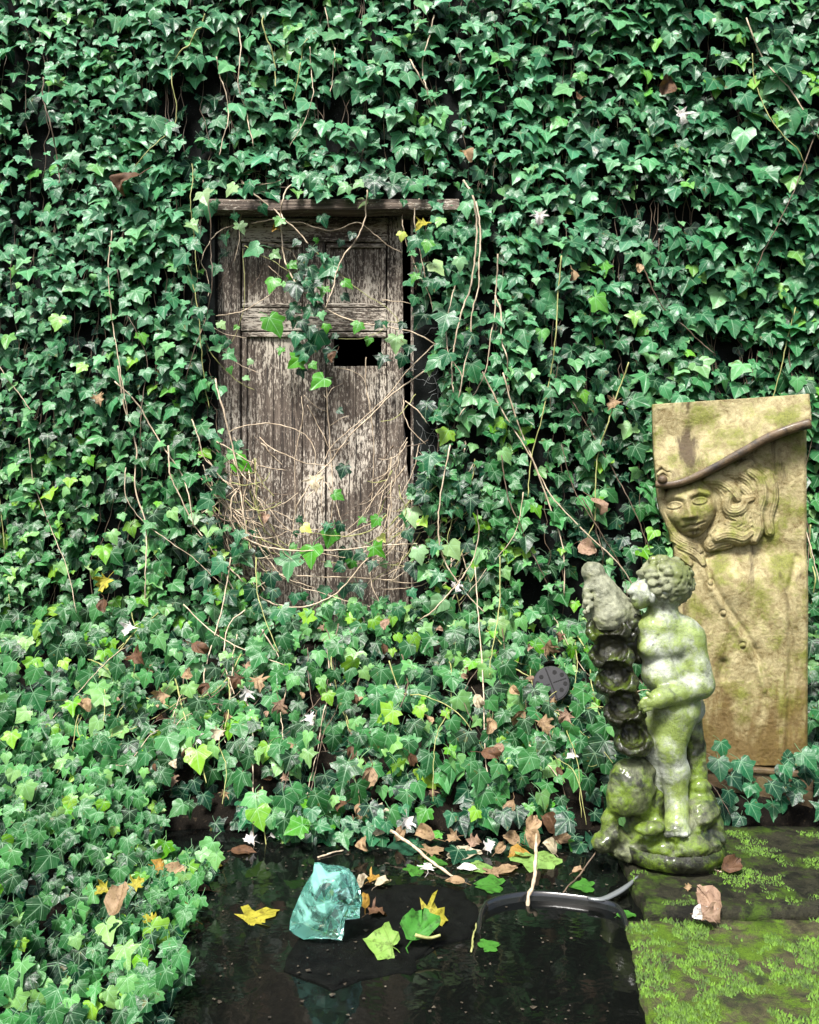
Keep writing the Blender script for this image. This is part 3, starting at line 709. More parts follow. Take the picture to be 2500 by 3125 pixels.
for cv, txt in ((Z1, LEAVES1), (Z2, LEAVES2)):
    for tk in txt.split():
        a, b, s_, kd = tk.split(',')
        px, py = cv(float(a), float(b)); Y_ = random.uniform(-.13, -.05)
        if not in_poly(px, py, DOORPOLY): Y_ -= .08
        c = W(px, py, Y_); d = Y_ - CAM.y
        size = float(s_) * .5217 / FPX * d / 1.12
        q = nearest(c) - c
        tip = Vector((random.gauss(0, .5), 0, -1)) - Vector((q.x, 0, q.z)).normalized() * .5
        dl.append(Leaf(c, (random.gauss(0, .22), -1, .42 + random.gauss(0, .2)), tip, size, tone(kd)))
ivy_thing('trailing_ivy', (-.39, -.02, .52), 'sparse ivy with bare pale stems trailing across the old door', dl, dstems, None, None)

# ---------------------------------------------------------------- ivy carpet on the bank
def gnormal(x, y, e=.05):
    gx = float(ground_z(x + e, y) - ground_z(x - e, y)) / (2 * e); gy = float(ground_z(x, y + e) - ground_z(x, y - e)) / (2 * e)
    return Vector((-gx, -gy, 1)).normalized()
def gap_bank(px, py):
    # black hollow under the leaves by the water, and the plastic cover that shows among the leaves
    if ((px - 575) / 85) ** 2 + ((py - 2545) / 70) ** 2 < 1: return True
    if ((px - 1676) / 36) ** 2 + ((py - 2082) / 40) ** 2 < 1: return True
    return False
bank, fore = [], []
def carpet(n, xr, yr, out, hmin, hmax, ok, size):
    for i in range(n):
        x = random.uniform(*xr); y = random.uniform(*yr)
        if not ok(x, y): continue
        gz = float(ground_z(x, y))
        nn = gnormal(x, y)
        h = random.uniform(hmin, hmax) + .02 * nz(x, y, 6, 4)
        p = Vector((x, y, max(gz, .0))) + nn * h
        px, py = to_px(p)
        if gap_bank(px, py): continue
        n_ = Vector((random.gauss(0, .38), -1.0, .62 + random.gauss(0, .30)))
        tip = Vector((random.gauss(0, .55), -.25, -1))
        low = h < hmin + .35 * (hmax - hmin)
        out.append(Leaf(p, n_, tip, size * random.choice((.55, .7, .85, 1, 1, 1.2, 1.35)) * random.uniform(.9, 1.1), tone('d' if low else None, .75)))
def fringe():
    for i in range(95):          # shoots that hang over the back edge and lie on the water
        px, py = random.uniform(660, 1780), random.triangular(2440, 2620, 2480)
        if px < 1000 and py > 2540: continue
        z_ = random.uniform(.015, .10) if py < 2540 else random.uniform(.004, .02); p = G(px, py, z_)
        bank.append(Leaf(p, (random.gauss(0, .35), -.8, .8 if py < 2540 else 1.6), (random.gauss(0, .7), -.6, -.5), .05 * random.uniform(.6, 1.25), tone(random.choice('ddggb'))))
def edge_y(x): return -.86 + .06 * math.sin(x * 5.2) + .04 * math.sin(x * 13 + 1) - .03 * (x > .1)
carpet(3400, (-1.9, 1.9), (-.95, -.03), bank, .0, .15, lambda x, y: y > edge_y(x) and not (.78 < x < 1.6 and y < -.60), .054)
def okfore(x, y):
    e = -.50 - .16 * float(sstep(-1.45, -1.12, y)) + .05 * math.sin(y * 9) + .05 * math.sin(y * 21 + 2)
    return x < e and (y > -1.95)
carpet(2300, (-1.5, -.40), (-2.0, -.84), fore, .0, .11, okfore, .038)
for i in range(300):    # spray of ivy at the foot of the relief, right
    x = random.uniform(.80, 1.5); y = random.uniform(-.98, -.74); gz = .02
    p = Vector((x, y, gz + random.uniform(.02, .24) * (1 if x > .86 else .4)))
    if not (2180 < to_px(p)[0] < 2700): continue
    if random.random() < .72: continue
    bank.append(Leaf(p, (random.gauss(0, .3), -1, .7), (random.gauss(0, .5), -.3, -1), .055 * random.uniform(.7, 1.2), tone('d' if random.random() < .5 else 'g')))
fringe()
bst = []
for i in range(46):
    x = random.uniform(-1.2, .8); y = random.uniform(-.4, -.1); a = random.gauss(-math.pi / 2, .5); pts = []
    for k_ in range(7):
        gz = max(0, float(ground_z(x, y))); pts.append(Vector((x, y, gz)) + gnormal(x, y) * random.uniform(.05, .14)); x += math.cos(a) * .09; y += math.sin(a) * .09; a += random.gauss(0, .25)
        if y < -.9: break
    if len(pts) > 2: bst.append((tube('stem', pts, random.uniform(.0015, .003), .0011, 5, .1), M[random.choice(['stem', 'stem_green', 'stem_green', 'stem_dark'])]))
BS = [(.0026, 'stem', [(1115, 1700, -.17), (1065, 1800, -.2), (650, 2015, -.3)]), ]
for pts in ([(705, 1700), (680, 1850), (640, 1990), (622, 2080), (650, 2140), (675, 2170)], [(780, 1700), (790, 1830), (850, 1990)], [(750, 1860), (700, 1905), (685, 1970), (690, 2040), (715, 2120)],
            [(535, 2070), (570, 2210), (610, 2310), (630, 2390)], [(560, 1845), (650, 1930), (750, 1985), (870, 2030)], [(1525, 1700), (1525, 1840), (1500, 2000), (1495, 2060)],
            [(1450, 1730), (1460, 1880), (1475, 2100), (1480, 2300), (1490, 2400)], [(1590, 2250), (1660, 2320), (1720, 2390)], [(745, 2120), (770, 2200), (772, 2400), (775, 2560), (785, 2655)], [(800, 2400), (805, 2500), (818, 2620)]):
    P3 = []
    for a, b in pts:
        Y_ = float(np.interp(b, [1700, 1900, 2100, 2300, 2500, 2660], [-.17, -.27, -.50, -.72, -.93, -.98])); P3.append(W(a, b, Y_))
    bst.append((tube('stem', P3, .0026, .0016, 6, .1), M[random.choice(['stem', 'stem_green'])]))
ivy_thing('ivy_groundcover', (0, -.5, .2), 'thick ivy carpet sloping from the foot of the door down to the pond', bank, bst, None)
ivy_thing('ivy_groundcover', (-.8, -1.4, .1), 'ivy with large soft leaves creeping along the left bank of the pond', fore, [], None)

# ---------------------------------------------------------------- implicit sculpting
class Sdf:
    def __init__(s, lo, hi, h):
        s.lo = np.array(lo, np.float32); s.h = h
        n = np.ceil((np.array(hi) - s.lo) / h).astype(int) + 1
        s.f = np.full(tuple(n), 1.0, np.float32)
        s.ax = [s.lo[i] + h * np.arange(n[i], dtype=np.float32) for i in range(3)]
    def region(s, c0, c1):
        sl = []
        for i in range(3):
            a = int(np.clip((c0[i] - s.lo[i]) / s.h, 0, s.f.shape[i])); b = int(np.clip((c1[i] - s.lo[i]) / s.h + 2, 0, s.f.shape[i])); sl.append(slice(a, b))
        return tuple(sl), [s.ax[i][sl[i]].reshape([-1 if j == i else 1 for j in range(3)]) for i in range(3)]
    def put(s, sl, d, kk, sub):
        f = s.f[sl]
        if f.size == 0: return
        if sub:
            d = -d; hh = np.clip(.5 - .5 * (d - f) / -kk if False else .5 + .5 * (d - f) / kk, 0, 1); s.f[sl] = f * (1 - hh) + d * hh + kk * hh * (1 - hh)
        else:
            hh = np.clip(.5 + .5 * (f - d) / kk, 0, 1); s.f[sl] = f * (1 - hh) + d * hh - kk * hh * (1 - hh)
    def ell(s, c, r, k=.012, sub=False, rot=0.0):
        m = max(r) + k * 1.5 + .012
        sl, (x, y, z) = s.region([c[i] - m for i in range(3)], [c[i] + m for i in range(3)])
        x = x - c[0]; y = y - c[1]; z = z - c[2]
        if rot:
            cs, sn = math.cos(rot), math.sin(rot); x, z = x * cs + z * sn, -x * sn + z * cs
        q = np.sqrt((x / r[0]) ** 2 + (y / r[1]) ** 2 + (z / r[2]) ** 2)
        s.put(sl, (q - 1) * min(r) * .5 + (q - 1) * .5 * (sum(r) / 3), k, sub)
    def cap(s, a, b, ra, rb, k=.012, sub=False):
        a = np.array(a, float); b = np.array(b, float); m = max(ra, rb) + k * 1.5 + .012
        sl, (x, y, z) = s.region(np.minimum(a, b) - m, np.maximum(a, b) + m)
        ab = b - a; t = ((x - a[0]) * ab[0] + (y - a[1]) * ab[1] + (z - a[2]) * ab[2]) / max(1e-9, float(ab @ ab)); t = np.clip(t, 0, 1)
        d = np.sqrt((x - a[0] - t * ab[0]) ** 2 + (y - a[1] - t * ab[1]) ** 2 + (z - a[2] - t * ab[2]) ** 2) - (ra + (rb - ra) * t)
        s.put(sl, d, k, sub)
    def rough(s, amp, wl, seed):                  # value noise added to the field
        g = np.random.default_rng(seed); n = [int((a[-1] - a[0]) / wl) + 3 for a in s.ax]; L = g.uniform(-1, 1, n).astype(np.float32)
        def lin(A, ax, t):
            i = np.floor(t).astype(int); q = (t - i); q = q * q * (3 - 2 * q); shp = [1, 1, 1]; shp[ax] = -1
            return np.take(A, i, ax) * (1 - q.reshape(shp)) + np.take(A, i + 1, ax) * q.reshape(shp)
        for ax in range(3): L = lin(L, ax, (s.ax[ax] - s.ax[ax][0]) / wl)
        s.f += amp * L
    def mesh(s, name):
        f = s.f; sg = f < 0; nx, ny, nz_ = f.shape
        acc = np.zeros((nx - 1, ny - 1, nz_ - 1, 3), np.float32); cnt = np.zeros((nx - 1, ny - 1, nz_ - 1), np.float32)
        sh = lambda c: tuple(slice(c[i], f.shape[i] - 1 + c[i]) for i in range(3))
        cs = [(a, b, c) for a in (0, 1) for b in (0, 1) for c in (0, 1)]
        for c0 in cs:
            for ax in range(3):
                if c0[ax]: continue
                c1 = list(c0); c1[ax] = 1; f0 = f[sh(c0)]; f1 = f[sh(c1)]
                m = (f0 < 0) != (f1 < 0)
                t = f0[m] / (f0[m] - f1[m])
                a_ = np.tile(np.array(c0, np.float32), (len(t), 1)); a_[:, ax] = t
                acc[m] += a_; cnt[m] += 1
        act = cnt > 0; ids = np.full(cnt.shape, -1, np.int64); ids[act] = np.arange(act.sum())
        ijk = np.argwhere(act).astype(np.float32)
        V = (ijk + acc[act] / cnt[act][:, None]) * s.h + s.lo
        Fs = []
        for ax in range(3):
            o1, o2 = (ax + 1) % 3, (ax + 2) % 3
            A = [slice(None)] * 3; B = [slice(None)] * 3; A[ax] = slice(0, -1); B[ax] = slice(1, None)
            for q in (A, B):
                q[o1] = slice(1, -1); q[o2] = slice(1, -1)
            sa, sb = sg[tuple(A)], sg[tuple(B)]
            loc = np.argwhere(sa != sb); fl = sa[sa != sb]
            loc[:, o1] += 1; loc[:, o2] += 1
            def cell(d1, d2):
                q = loc.copy(); q[:, o1] += d1; q[:, o2] += d2; return ids[q[:, 0], q[:, 1], q[:, 2]]
            Q = np.stack([cell(-1, -1), cell(0, -1), cell(0, 0), cell(-1, 0)], -1)
            Q[~fl] = Q[~fl][:, ::-1]; Fs.append(Q)
        return mesh_np(name, V, np.concatenate(Fs))

# ---------------------------------------------------------------- fountain with child figure
DC = 2.36; SC = DC / FPX
def P(px, py, dep=0):            # pixel with a depth offset in the same units, away from the viewer
    q = W(px, py, CAM.y + DC + dep * SC); return (q.x, q.y, q.z)
foun = thing('fountain_statue', (P(2050, 2690)[0], CAM.y + DC, .03), 'mossy stone fountain of a curly haired child hugging a tower of shells', 'statue')
u = SC
lo = P(1880, 2590, -170); hi = P(2230, 1680, 170)
S = Sdf((lo[0], lo[1], lo[2]), (hi[0], hi[1], hi[2]), .0029)
e = lambda c, r, k=14, sub=False, rot=0.0: S.ell(P(*c), tuple(q * u for q in r), k * u, sub, rot)
cp = lambda a, b, ra, rb, k=14, sub=False: S.cap(P(*a), P(*b), ra * u, rb * u, k * u, sub)
# trunk of the body
e((2018, 1962, 0), (82, 66, 74), 20); e((2030, 2055, -4), (72, 66, 66), 26); e((1985, 1915, 0), (48, 46, 36), 18)
e((2062, 2150, 6), (76, 72, 62), 26); e((2105, 2160, 40), (46, 52, 52), 20)
cp((2024, 1850, 0), (2022, 1905, 0), 44, 58, 22)
e((1992, 1982, -44), (38, 24, 26), 16); e((2052, 1972, -44), (40, 26, 30), 16)        # chest
e((2028, 2066, -46), (46, 30, 38), 18)                                               # belly
e((1988, 2016, -74), (34, 16, 8), 8, True); 
# head under the hair, face turned to the left
e((2018, 1786, 0), (72, 72, 76), 14); e((1958, 1812, -20), (34, 40, 40), 14); e((1940, 1800, -26), (17, 22, 22), 8); e((1950, 1842, -18), (22, 26, 18), 10)
e((1925, 1806, -34), (11, 10, 10), 6); e((1938, 1828, -36), (9, 9, 6), 5); e((1943, 1790, -48), (10, 8, 5), 5, True); e((1990, 1822, -62), (10, 12, 20), 6)   # nose, mouth, eye, ear
# near arm
cp((2098, 1945, -10), (2138, 2082, -34), 50, 41, 16); cp((2136, 2092, -38), (2012, 2132, -92), 41, 29, 14); cp((2078, 1925, 0), (2100, 1950, -8), 50, 50, 18)
e((1990, 2142, -98), (24, 16, 20), 8)
for i, (a, b, l) in enumerate(((1975, 2130, 20), (1971, 2141, 24), (1972, 2152, 22), (1977, 2162, 17))):
    cp((a + 10, b, -102), (a - l * .45, b + 4, -100), 7, 6.5, 2.5); cp((a - l * .45, b + 4, -100), (a - l * .8, b + 12, -88), 6.5, 5.5, 2.5)
cp((1992, 2130, -106), (1976, 2116, -106), 7.5, 6, 3)
# far arm reaching behind the tower
cp((1962, 1915, 20), (1920, 1990, 40), 36, 30, 16)
# near leg
cp((2052, 2180, -14), (2042, 2288, -34), 74, 46, 22); cp((2042, 2288, -34), (2058, 2352, -26), 45, 43, 16); cp((2058, 2352, -26), (2066, 2450, -34), 42, 32, 18)
e((2036, 2276, -62), (30, 22, 28), 14)
cp((2066, 2455, -34), (2066, 2522, -78), 34, 36, 14); e((2068, 2536, -92), (40, 30, 18), 10)
for i, (a, r) in enumerate(((2036, 11), (2052, 10), (2067, 10), (2081, 9), (2093, 8))): e((a, 2546 - (2 if i in (1, 2) else 0), -118), (r, 13, r * .95), 3)
# far leg
cp((2000, 2190, 24), (1996, 2290, -6), 52, 38, 18); cp((1996, 2290, -6), (2004, 2420, 20), 36, 28, 14)
S.rough(.0007, .016, 1); S.rough(.0006, .006, 2)
child('child_figure', S.mesh('child_figure'), M['cherub'], foun)
# curls
S = Sdf(P(1915, 1900, -130), P(2135, 1680, 130), .0024)
e((2030, 1776, 4), (80, 80, 76), 6)
rr = random.Random(5)
for i in range(150):
    a = rr.uniform(0, 6.283); zz = rr.uniform(-.95, .98); r_ = math.sqrt(1 - zz * zz)
    dx, dy, dz = math.cos(a) * r_, math.sin(a) * r_, zz
    if dx < -.62 and dz < .2 and dy < .3: continue
    amp = 1.0 if dz < .55 else .8
    sz_ = rr.uniform(9, 17)
    e((2030 + dx * 77, 1776 - dz * 73, 4 + dy * 78), (sz_ * 1.15, sz_ * .9 * amp, sz_ * .85), 3.5)
for i in range(110):
    a = rr.uniform(0, 6.283); zz = rr.uniform(-.9, .75); r_ = math.sqrt(1 - zz * zz)
    dx, dy, dz = math.cos(a) * r_, math.sin(a) * r_, zz
    if dx < -.3 and dz < .35 and dy < .4: continue
    e((2030 + dx * 92, 1776 - dz * 86, 4 + dy * 92), (6, 6, 5), 4, True)
S.rough(.0016, .009, 3)
child('hair', S.mesh('hair'), M['cherub_hair'], foun)
# lichen covered cone with knob
S = Sdf(P(1760, 1935, -130), P(1975, 1690, 130), .0026)
e((1809, 1744, 0), (33, 33, 30), 10); cp((1814, 1755, 0), (1834, 1815, 0), 32, 52, 16); cp((1834, 1815, 0), (1856, 1872, 0), 52, 68, 18); cp((1850, 1800, 4), (1912, 1868, 10), 24, 40, 18)
for i in range(70):
    a = rr.uniform(1.0, 3.9); t = rr.random(); cx, cy = 1830 + 24 * t, 1790 + 85 * t; rad = 40 + 27 * t
    e((cx + math.cos(a + .9) * rad, cy + rr.uniform(-6, 6), -abs(math.sin(a)) * rad), (rr.uniform(6, 11), rr.uniform(5, 9), rr.uniform(6, 10)), 4)
S.rough(.0022, .013, 4); S.rough(.0012, .006, 5)
child('cone_finial', S.mesh('cone_finial'), M['cone'], foun)
# tower of scalloped shell cups
S = Sdf(P(1770, 2330, -150), P(2020, 1850, 150), .0026)
TW = [(1862, 1900), (1872, 1990), (1884, 2070), (1908, 2165), (1934, 2255), (1945, 2320)]
for (a, b), (c, d) in zip(TW[:-1], TW[1:]): cp((a, b, 10), (c, d, 10), 50, 50, 10)
cp((1912, 1880, 10), (1940, 1950, 20), 40, 34, 16); cp((1930, 1930, 0), (1950, 2010, 10), 24, 20, 14)
for i in range(18): e((1930 + rr.uniform(-22, 16), 1915 + rr.uniform(-22, 40), -48 + rr.uniform(-6, 6)), (10, 9, 10), 4)
for j, (cx, cy, rx) in enumerate(((1855, 1922, 66), (1866, 2000, 66), (1880, 2082, 64), (1906, 2172, 62), (1933, 2262, 56))):
    e((cx, cy + 2, -40), (rx, 62, 48), 7)
    for i in range(6):                              # wavy lip
        a = math.pi * (i + .5) / 6
        e((cx + math.cos(a) * rx * .86, cy - 2 + 34 * math.sin(a), -52 - math.sin(a) * 34), (14, 12, 11 + 4 * rr.random()), 7)
    e((cx, cy - 20, -86), (rx * .80, 62, 44), 7, True)
S.rough(.0036, .020, 6); S.rough(.0022, .009, 7)
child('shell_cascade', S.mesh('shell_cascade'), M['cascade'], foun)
# rock base
S = Sdf(P(1790, 2720, -190), P(2240, 2130, 190), .0033)
e((2054, 2552, 2), (148, 134, 62), 30)
e((1926, 2402, -30), (68, 66, 90), 12); e((1895, 2440, -40), (42, 48, 52), 14); e((1955, 2350, 0), (46, 50, 50), 16)
e((1838, 2572, -40), (32, 34, 30), 12); e((1860, 2502, -30), (26, 30, 34), 14); e((1876, 2545, -34), (40, 40, 36), 16); e((1915, 2590, -20), (60, 60, 34), 18)
e((1975, 2470, 20), (70, 60, 90), 24)
e((1935, 2535, -80), (44, 70, 44), 10, True); e((1960, 2560, -110), (60, 60, 30), 12, True)
cp((2112, 2170, 56), (2120, 2400, 40), 30, 40, 20); e((2136, 2402, -10), (30, 30, 26), 10); e((2128, 2476, -6), (66, 70, 62), 18); e((2176, 2514, -22), (32, 40, 26), 12); e((2150, 2440, 0), (34, 40, 30), 14)
e((2150, 2548, -30), (56, 60, 24), 14)
for i in range(9): e((rr.uniform(1960, 2180), rr.uniform(2500, 2545), rr.uniform(-110, -40)), (rr.uniform(18, 34), 24, rr.uniform(10, 18)), 18)
S.rough(.0042, .026, 8); S.rough(.0022, .010, 9)
mb = S.mesh('rock_base')
child('rock_base', mb, M['mound'], foun)
S = Sdf(P(1850, 2690, -200), P(2260, 2490, 200), .0036)
e((2048, 2586, -8), (160, 152, 70), 20); e((2044, 2630, -4), (130, 124, 34), 20)
S.rough(.0032, .03, 12); S.rough(.0012, .01, 13)
child('wet_foot', S.mesh('wet_foot'), M['wet_black'], foun)
M['foot_ring'] = M['mound']

# ---------------------------------------------------------------- stone relief
RA = R(13)                                    # the right side comes forward
RO = W(1990, 2330, CAM.y + 2.86)
ru = Vector((math.cos(RA), -math.sin(RA), 0)); rn = Vector((-math.sin(RA), -math.cos(RA), 0))
def RP(px, py, h=0.0):                        # pixel on the plane of the slab, h metres out of it
    d = Vector(((px - 1250) / FPX, 1, -(py - 1562.5) / FPX))
    t = (RO - CAM).dot(rn) / d.dot(rn)
    return CAM + d * t + rn * h
def Z6(a, b): return (1960 + .2412 * a, 1200 + .2412 * b)
def pl_dist(X, Y, pts):
    best = np.full(X.shape, 1e9); tb = np.zeros(X.shape)
    n = len(pts) - 1
    for i in range(n):
        ax, ay = pts[i]; bx, by = pts[i + 1]; dx, dy = bx - ax, by - ay
        t = np.clip(((X - ax) * dx + (Y - ay) * dy) / (dx * dx + dy * dy), 0, 1)
        d = np.hypot(X - ax - t * dx, Y - ay - t * dy); m = d < best
        best = np.where(m, d, best); tb = np.where(m, (i + t) / n, tb)
    return best, tb
g2 = lambda X, Y, cx, cy, sx, sy: np.exp(-((X - cx) / sx) ** 2 - ((Y - cy) / sy) ** 2)
LEFT = [(1990, 1237), (1994, 1380), (2002, 1474), (2007, 1526), (2014, 1562), (2030, 1596), (2043, 1632), (2046, 1655), (2056, 1662), (2057, 1720), (2060, 1900), (2052, 2100), (2052, 2330)]
BRIM = [(1998, 1478), (2040, 1478), (2081, 1469), (2129, 1449), (2177, 1425), (2225, 1398), (2262, 1378), (2330, 1340), (2400, 1312), (2458, 1296)]
RIGHT = 2462
HAIR = [[(196, 1165), (205, 1350), (235, 1500), (300, 1640), (352, 1790), (365, 1890)], [(232, 1180), (240, 1360), (275, 1520), (345, 1650), (400, 1760), (430, 1850)], [(255, 1600), (330, 1700), (400, 1800), (520, 1880), (660, 1930), (720, 1990)],
        [(380, 1870), (470, 1930), (600, 1990), (700, 2060), (760, 2150)], [(400, 1960), (420, 2020), (500, 2060), (600, 2150)],
        [(740, 1140), (860, 1190), (960, 1300), (1010, 1450), (1060, 1560), (1030, 1680), (930, 1790), (840, 1900)], [(780, 1130), (930, 1170), (1040, 1270), (1070, 1420), (1110, 1540), (1190, 1580), (1210, 1640), (1130, 1660), (1060, 1640)],
        [(800, 1110), (960, 1120), (1080, 1190), (1160, 1280), (1200, 1340)], [(860, 1080), (1010, 1060), (1130, 1100), (1200, 1160), (1280, 1150)], [(900, 1050), (1060, 1000), (1180, 1010), (1250, 960), (1340, 900)],
        [(1080, 1300), (1060, 1400), (1090, 1470), (1170, 1480), (1250, 1440), (1300, 1360), (1380, 1330)], [(880, 1240), (950, 1380), (990, 1540), (960, 1660), (880, 1780)], [(1000, 1760), (1100, 1700), (1200, 1740), (1300, 1690), (1400, 1600)],
        [(930, 1830), (1040, 1790), (1150, 1800), (1260, 1830), (1360, 1760)], [(850, 1930), (960, 1880), (1080, 1860), (1180, 1820)], [(1250, 1200), (1340, 1300), (1350, 1450), (1300, 1580), (1330, 1700)], [(1340, 1000), (1450, 1100), (1480, 1300), (1430, 1500), (1450, 1700), (1400, 1850)],
        [(1440, 950), (1570, 1080), (1610, 1300), (1560, 1550), (1600, 1750)], [(1230, 1030), (1330, 1090), (1400, 1200), (1390, 1400), (1370, 1550)]]
nv, nu = 470, 210
tv = np.linspace(0, 1, nv)[:, None]; tu = np.linspace(0, 1, nu)[None, :]
PY = 1237 + tv * (2328 - 1237) + 0 * tu
L_ = np.interp(PY, [b for a, b in LEFT], [a for a, b in LEFT])
PX = L_ + (RIGHT - L_) * tu
PYt = PY - (1 - tv) * 30 * (PX - 1990) / 480            # top edge climbs a little to the right
by = np.interp(PX, [a for a, b in BRIM], [b for a, b in BRIM])
inhat = sstep(4, -4, PYt - by)
H = np.zeros(PX.shape)
H += 30 * inhat + 44 * inhat * sstep(150, 0, by - PYt)  # hat stands out towards the brim
a_ = np.radians(7); dx, dy = PX - 2106, PYt - 1548
fu = dx * np.cos(a_) + dy * np.sin(a_) * -1; fv = dy * np.cos(a_) + dx * np.sin(a_)
wdt = np.where(fv > 0, 84 - 30 * np.clip(fv / 92, 0, 1) ** 1.7, 84)
q = 1 - (fu / wdt) ** 2 - (fv / 94) ** 2
face = np.where(q > 0, 66 * np.sqrt(np.maximum(q, 0)) ** .85, 0)
fm = sstep(0, .25, q)
feat = -13 * g2(fu, fv, -50, -14, 25, 15) - 13 * g2(fu, fv, 27, -18, 27, 15)
for ex, ey in ((-50, -12), (27, -16)):
    feat += 9 * g2(fu, fv, ex, ey, 16, 9)
    dd = np.hypot((fu - ex) / 20, (fv - ey) / 9.5); feat += 4 * np.exp(-((dd - 1) / .2) ** 2) - 3 * np.exp(-((dd - 1.3) / .2) ** 2) - 2.5 * np.exp(-(dd / .35) ** 2)
d_, t_ = pl_dist(fu, fv, [(-74, -34), (-50, -40), (-26, -32)]); feat += 6 * np.exp(-(d_ / 8) ** 2)
d_, t_ = pl_dist(fu, fv, [(2, -36), (30, -44), (58, -34)]); feat += 6 * np.exp(-(d_ / 8) ** 2)
d_, t_ = pl_dist(fu, fv, [(-14, -24), (-12, 4), (-8, 26)]); feat += (9 + 19 * t_ ** 1.5) * np.exp(-(d_ / (8 + 7 * t_)) ** 2)
feat += 7 * g2(fu, fv, -22, 28, 8, 7) + 7 * g2(fu, fv, 7, 28, 8, 7) - 11 * g2(fu, fv, -8, 38, 15, 5)
d_, t_ = pl_dist(fu, fv, [(-30, 58), (-10, 52), (4, 54), (34, 48)]); feat += 8 * np.exp(-((fv - 50) / 8) ** 2 - ((fu - 2) / 30) ** 2) - 9 * np.exp(-(d_ / 2.6) ** 2)
feat += 10 * g2(fu, fv, 2, 64, 22, 6.5) - 7 * g2(fu, fv, 3, 73, 20, 4.5) + 8 * g2(fu, fv, 6, 84, 20, 11)
feat += 5 * g2(fu, fv, 48, 26, 24, 24) + 5 * g2(fu, fv, -50, 22, 18, 22)
body = 22 * sstep(1650, 1760, PYt) + 12 * np.sin((PX - 2057) / 400 * math.pi) * sstep(1700, 1800, PYt)
body += 16 * g2(PX, PYt, 2230, 1790, 50, 60) + 18 * g2(PX, PYt, 2400, 1850, 70, 120) + 10 * g2(PX, PYt, 2110, 1950, 50, 160)
for pts, hgt, wd in (([(2066, 1690), (2110, 1702), (2140, 1730), (2160, 1780), (2190, 1830), (2225, 1890), (2262, 1945), (2300, 2010), (2330, 2100)], 6, 11), ([(2158, 1702), (2200, 1672), (2243, 1640), (2300, 1625)], -9, 5),
                     ([(2150, 1700), (2165, 1760), (2195, 1815), (2235, 1875), (2275, 1930), (2310, 2000), (2340, 2100)], -6, 8), ([(2090, 1750), (2100, 1900), (2090, 2100)], -5, 14), ([(2300, 1980), (2290, 2150), (2300, 2320)], -6, 16),
                     ([(2205, 2020), (2203, 2060)], -14, 14), ([(2430, 1700), (2400, 1800), (2410, 2000), (2400, 2320)], -8, 10)):
    d_, t_ = pl_dist(PX, PYt, pts); body += hgt * np.exp(-(d_ / wd) ** 2)
for (a, b) in ((2203, 1868), (2166, 1775), (2262, 1965)): body += 4 * g2(PX, PYt, a, b, 7, 7) - 4 * np.exp(-((np.hypot(PX - a, PYt - b) - 10) / 3) ** 2)
head_bed = 8 * sstep(1690, 1640, PYt)
below = np.maximum(face + feat * fm, body + head_bed)
hairh = np.zeros(PX.shape)
for i, h_ in enumerate(HAIR):
    hp = [Z6(a, b) for a, b in h_]; hp = [(v_.x, v_.y) for v_ in catmull([Vector((a, b, 0)) for a, b in hp], 4)]
    d_, t_ = pl_dist(PX, PYt, hp); wd = (15 if i < 5 else 21) * (.45 + .75 * np.sin(math.pi * np.clip(.12 + t_ * .8, 0, 1))) + 3
    pr = np.sqrt(np.maximum(0, 1 - (d_ / wd) ** 2))
    hairh = np.maximum(hairh, (24 + 9 * math.sin(i * 2.1) if i >= 5 else 22) * pr + 10 * (pr > 0) + 1.3 * np.cos(d_ * .75 + 2 * t_) * (pr > .25))
below = np.where(hairh > below, hairh, below)
H = H + (1 - inhat) * below - 6 * np.exp(-((PYt - by - 10) / 7) ** 2)
H += np.array([[2.0 * mnoise.noise(Vector((x_ * .02, y_ * .02, 0))) + 1.0 * mnoise.noise(Vector((x_ * .11, y_ * .11, 5))) for x_, y_ in zip(r1, r2)] for r1, r2 in zip(PX, PYt)])
edge = np.minimum(np.minimum((PX - L_), (RIGHT - PX)), 1e9); H -= 7 * np.exp(-(edge / 5) ** 2)
SR = 2.86 / FPX
Vf = np.zeros((nv, nu, 3)); dirx = (PX - 1250) / FPX; dirz = -(PYt - 1562.5) / FPX
den = dirx * rn.x + rn.y; tt = (RO - CAM).dot(rn) / den
Vf[..., 0] = CAM.x + dirx * tt + rn.x * H * SR; Vf[..., 1] = CAM.y + tt + rn.y * H * SR; Vf[..., 2] = CAM.z + dirz * tt
idx = np.arange(nv * nu).reshape(nv, nu)
faces = [np.stack([idx[:-1, :-1], idx[1:, :-1], idx[1:, 1:], idx[:-1, 1:]], -1).reshape(-1, 4)]
ring = np.concatenate([idx[0, :], idx[1:, -1], idx[-1, -2::-1], idx[-2:0:-1, 0]])
Vall = Vf.reshape(-1, 3); base = len(Vall)
bk = Vall[ring].copy(); bk -= np.outer((bk - np.array(RO)) @ np.array(rn), np.array(rn)); bk -= np.array(rn) * .05
n = len(ring); i_ = np.arange(n); j_ = (i_ + 1) % n
Vall = np.concatenate([Vall, bk]); faces.append(np.stack([ring[i_], ring[j_], base + j_, base + i_], -1))
rel = thing('stone_relief', (RO.x + .25, RO.y, .0), 'ochre stained stone relief of a long haired figure in a wide hat', 'relief')
mr = mesh_np('figure', Vall, np.concatenate(faces))
bmx = bmesh.new(); bmx.from_mesh(mr); bmx.verts.ensure_lookup_table(); bmx.faces.new([bmx.verts[base + q] for q in range(n)]); bmesh.ops.recalc_face_normals(bmx, faces=bmx.faces); bmx.to_mesh(mr); bmx.free()
child('figure', mr, M['relief'], rel)
bp = [RP(a, b + 2, 66 * SR) for a, b in BRIM]
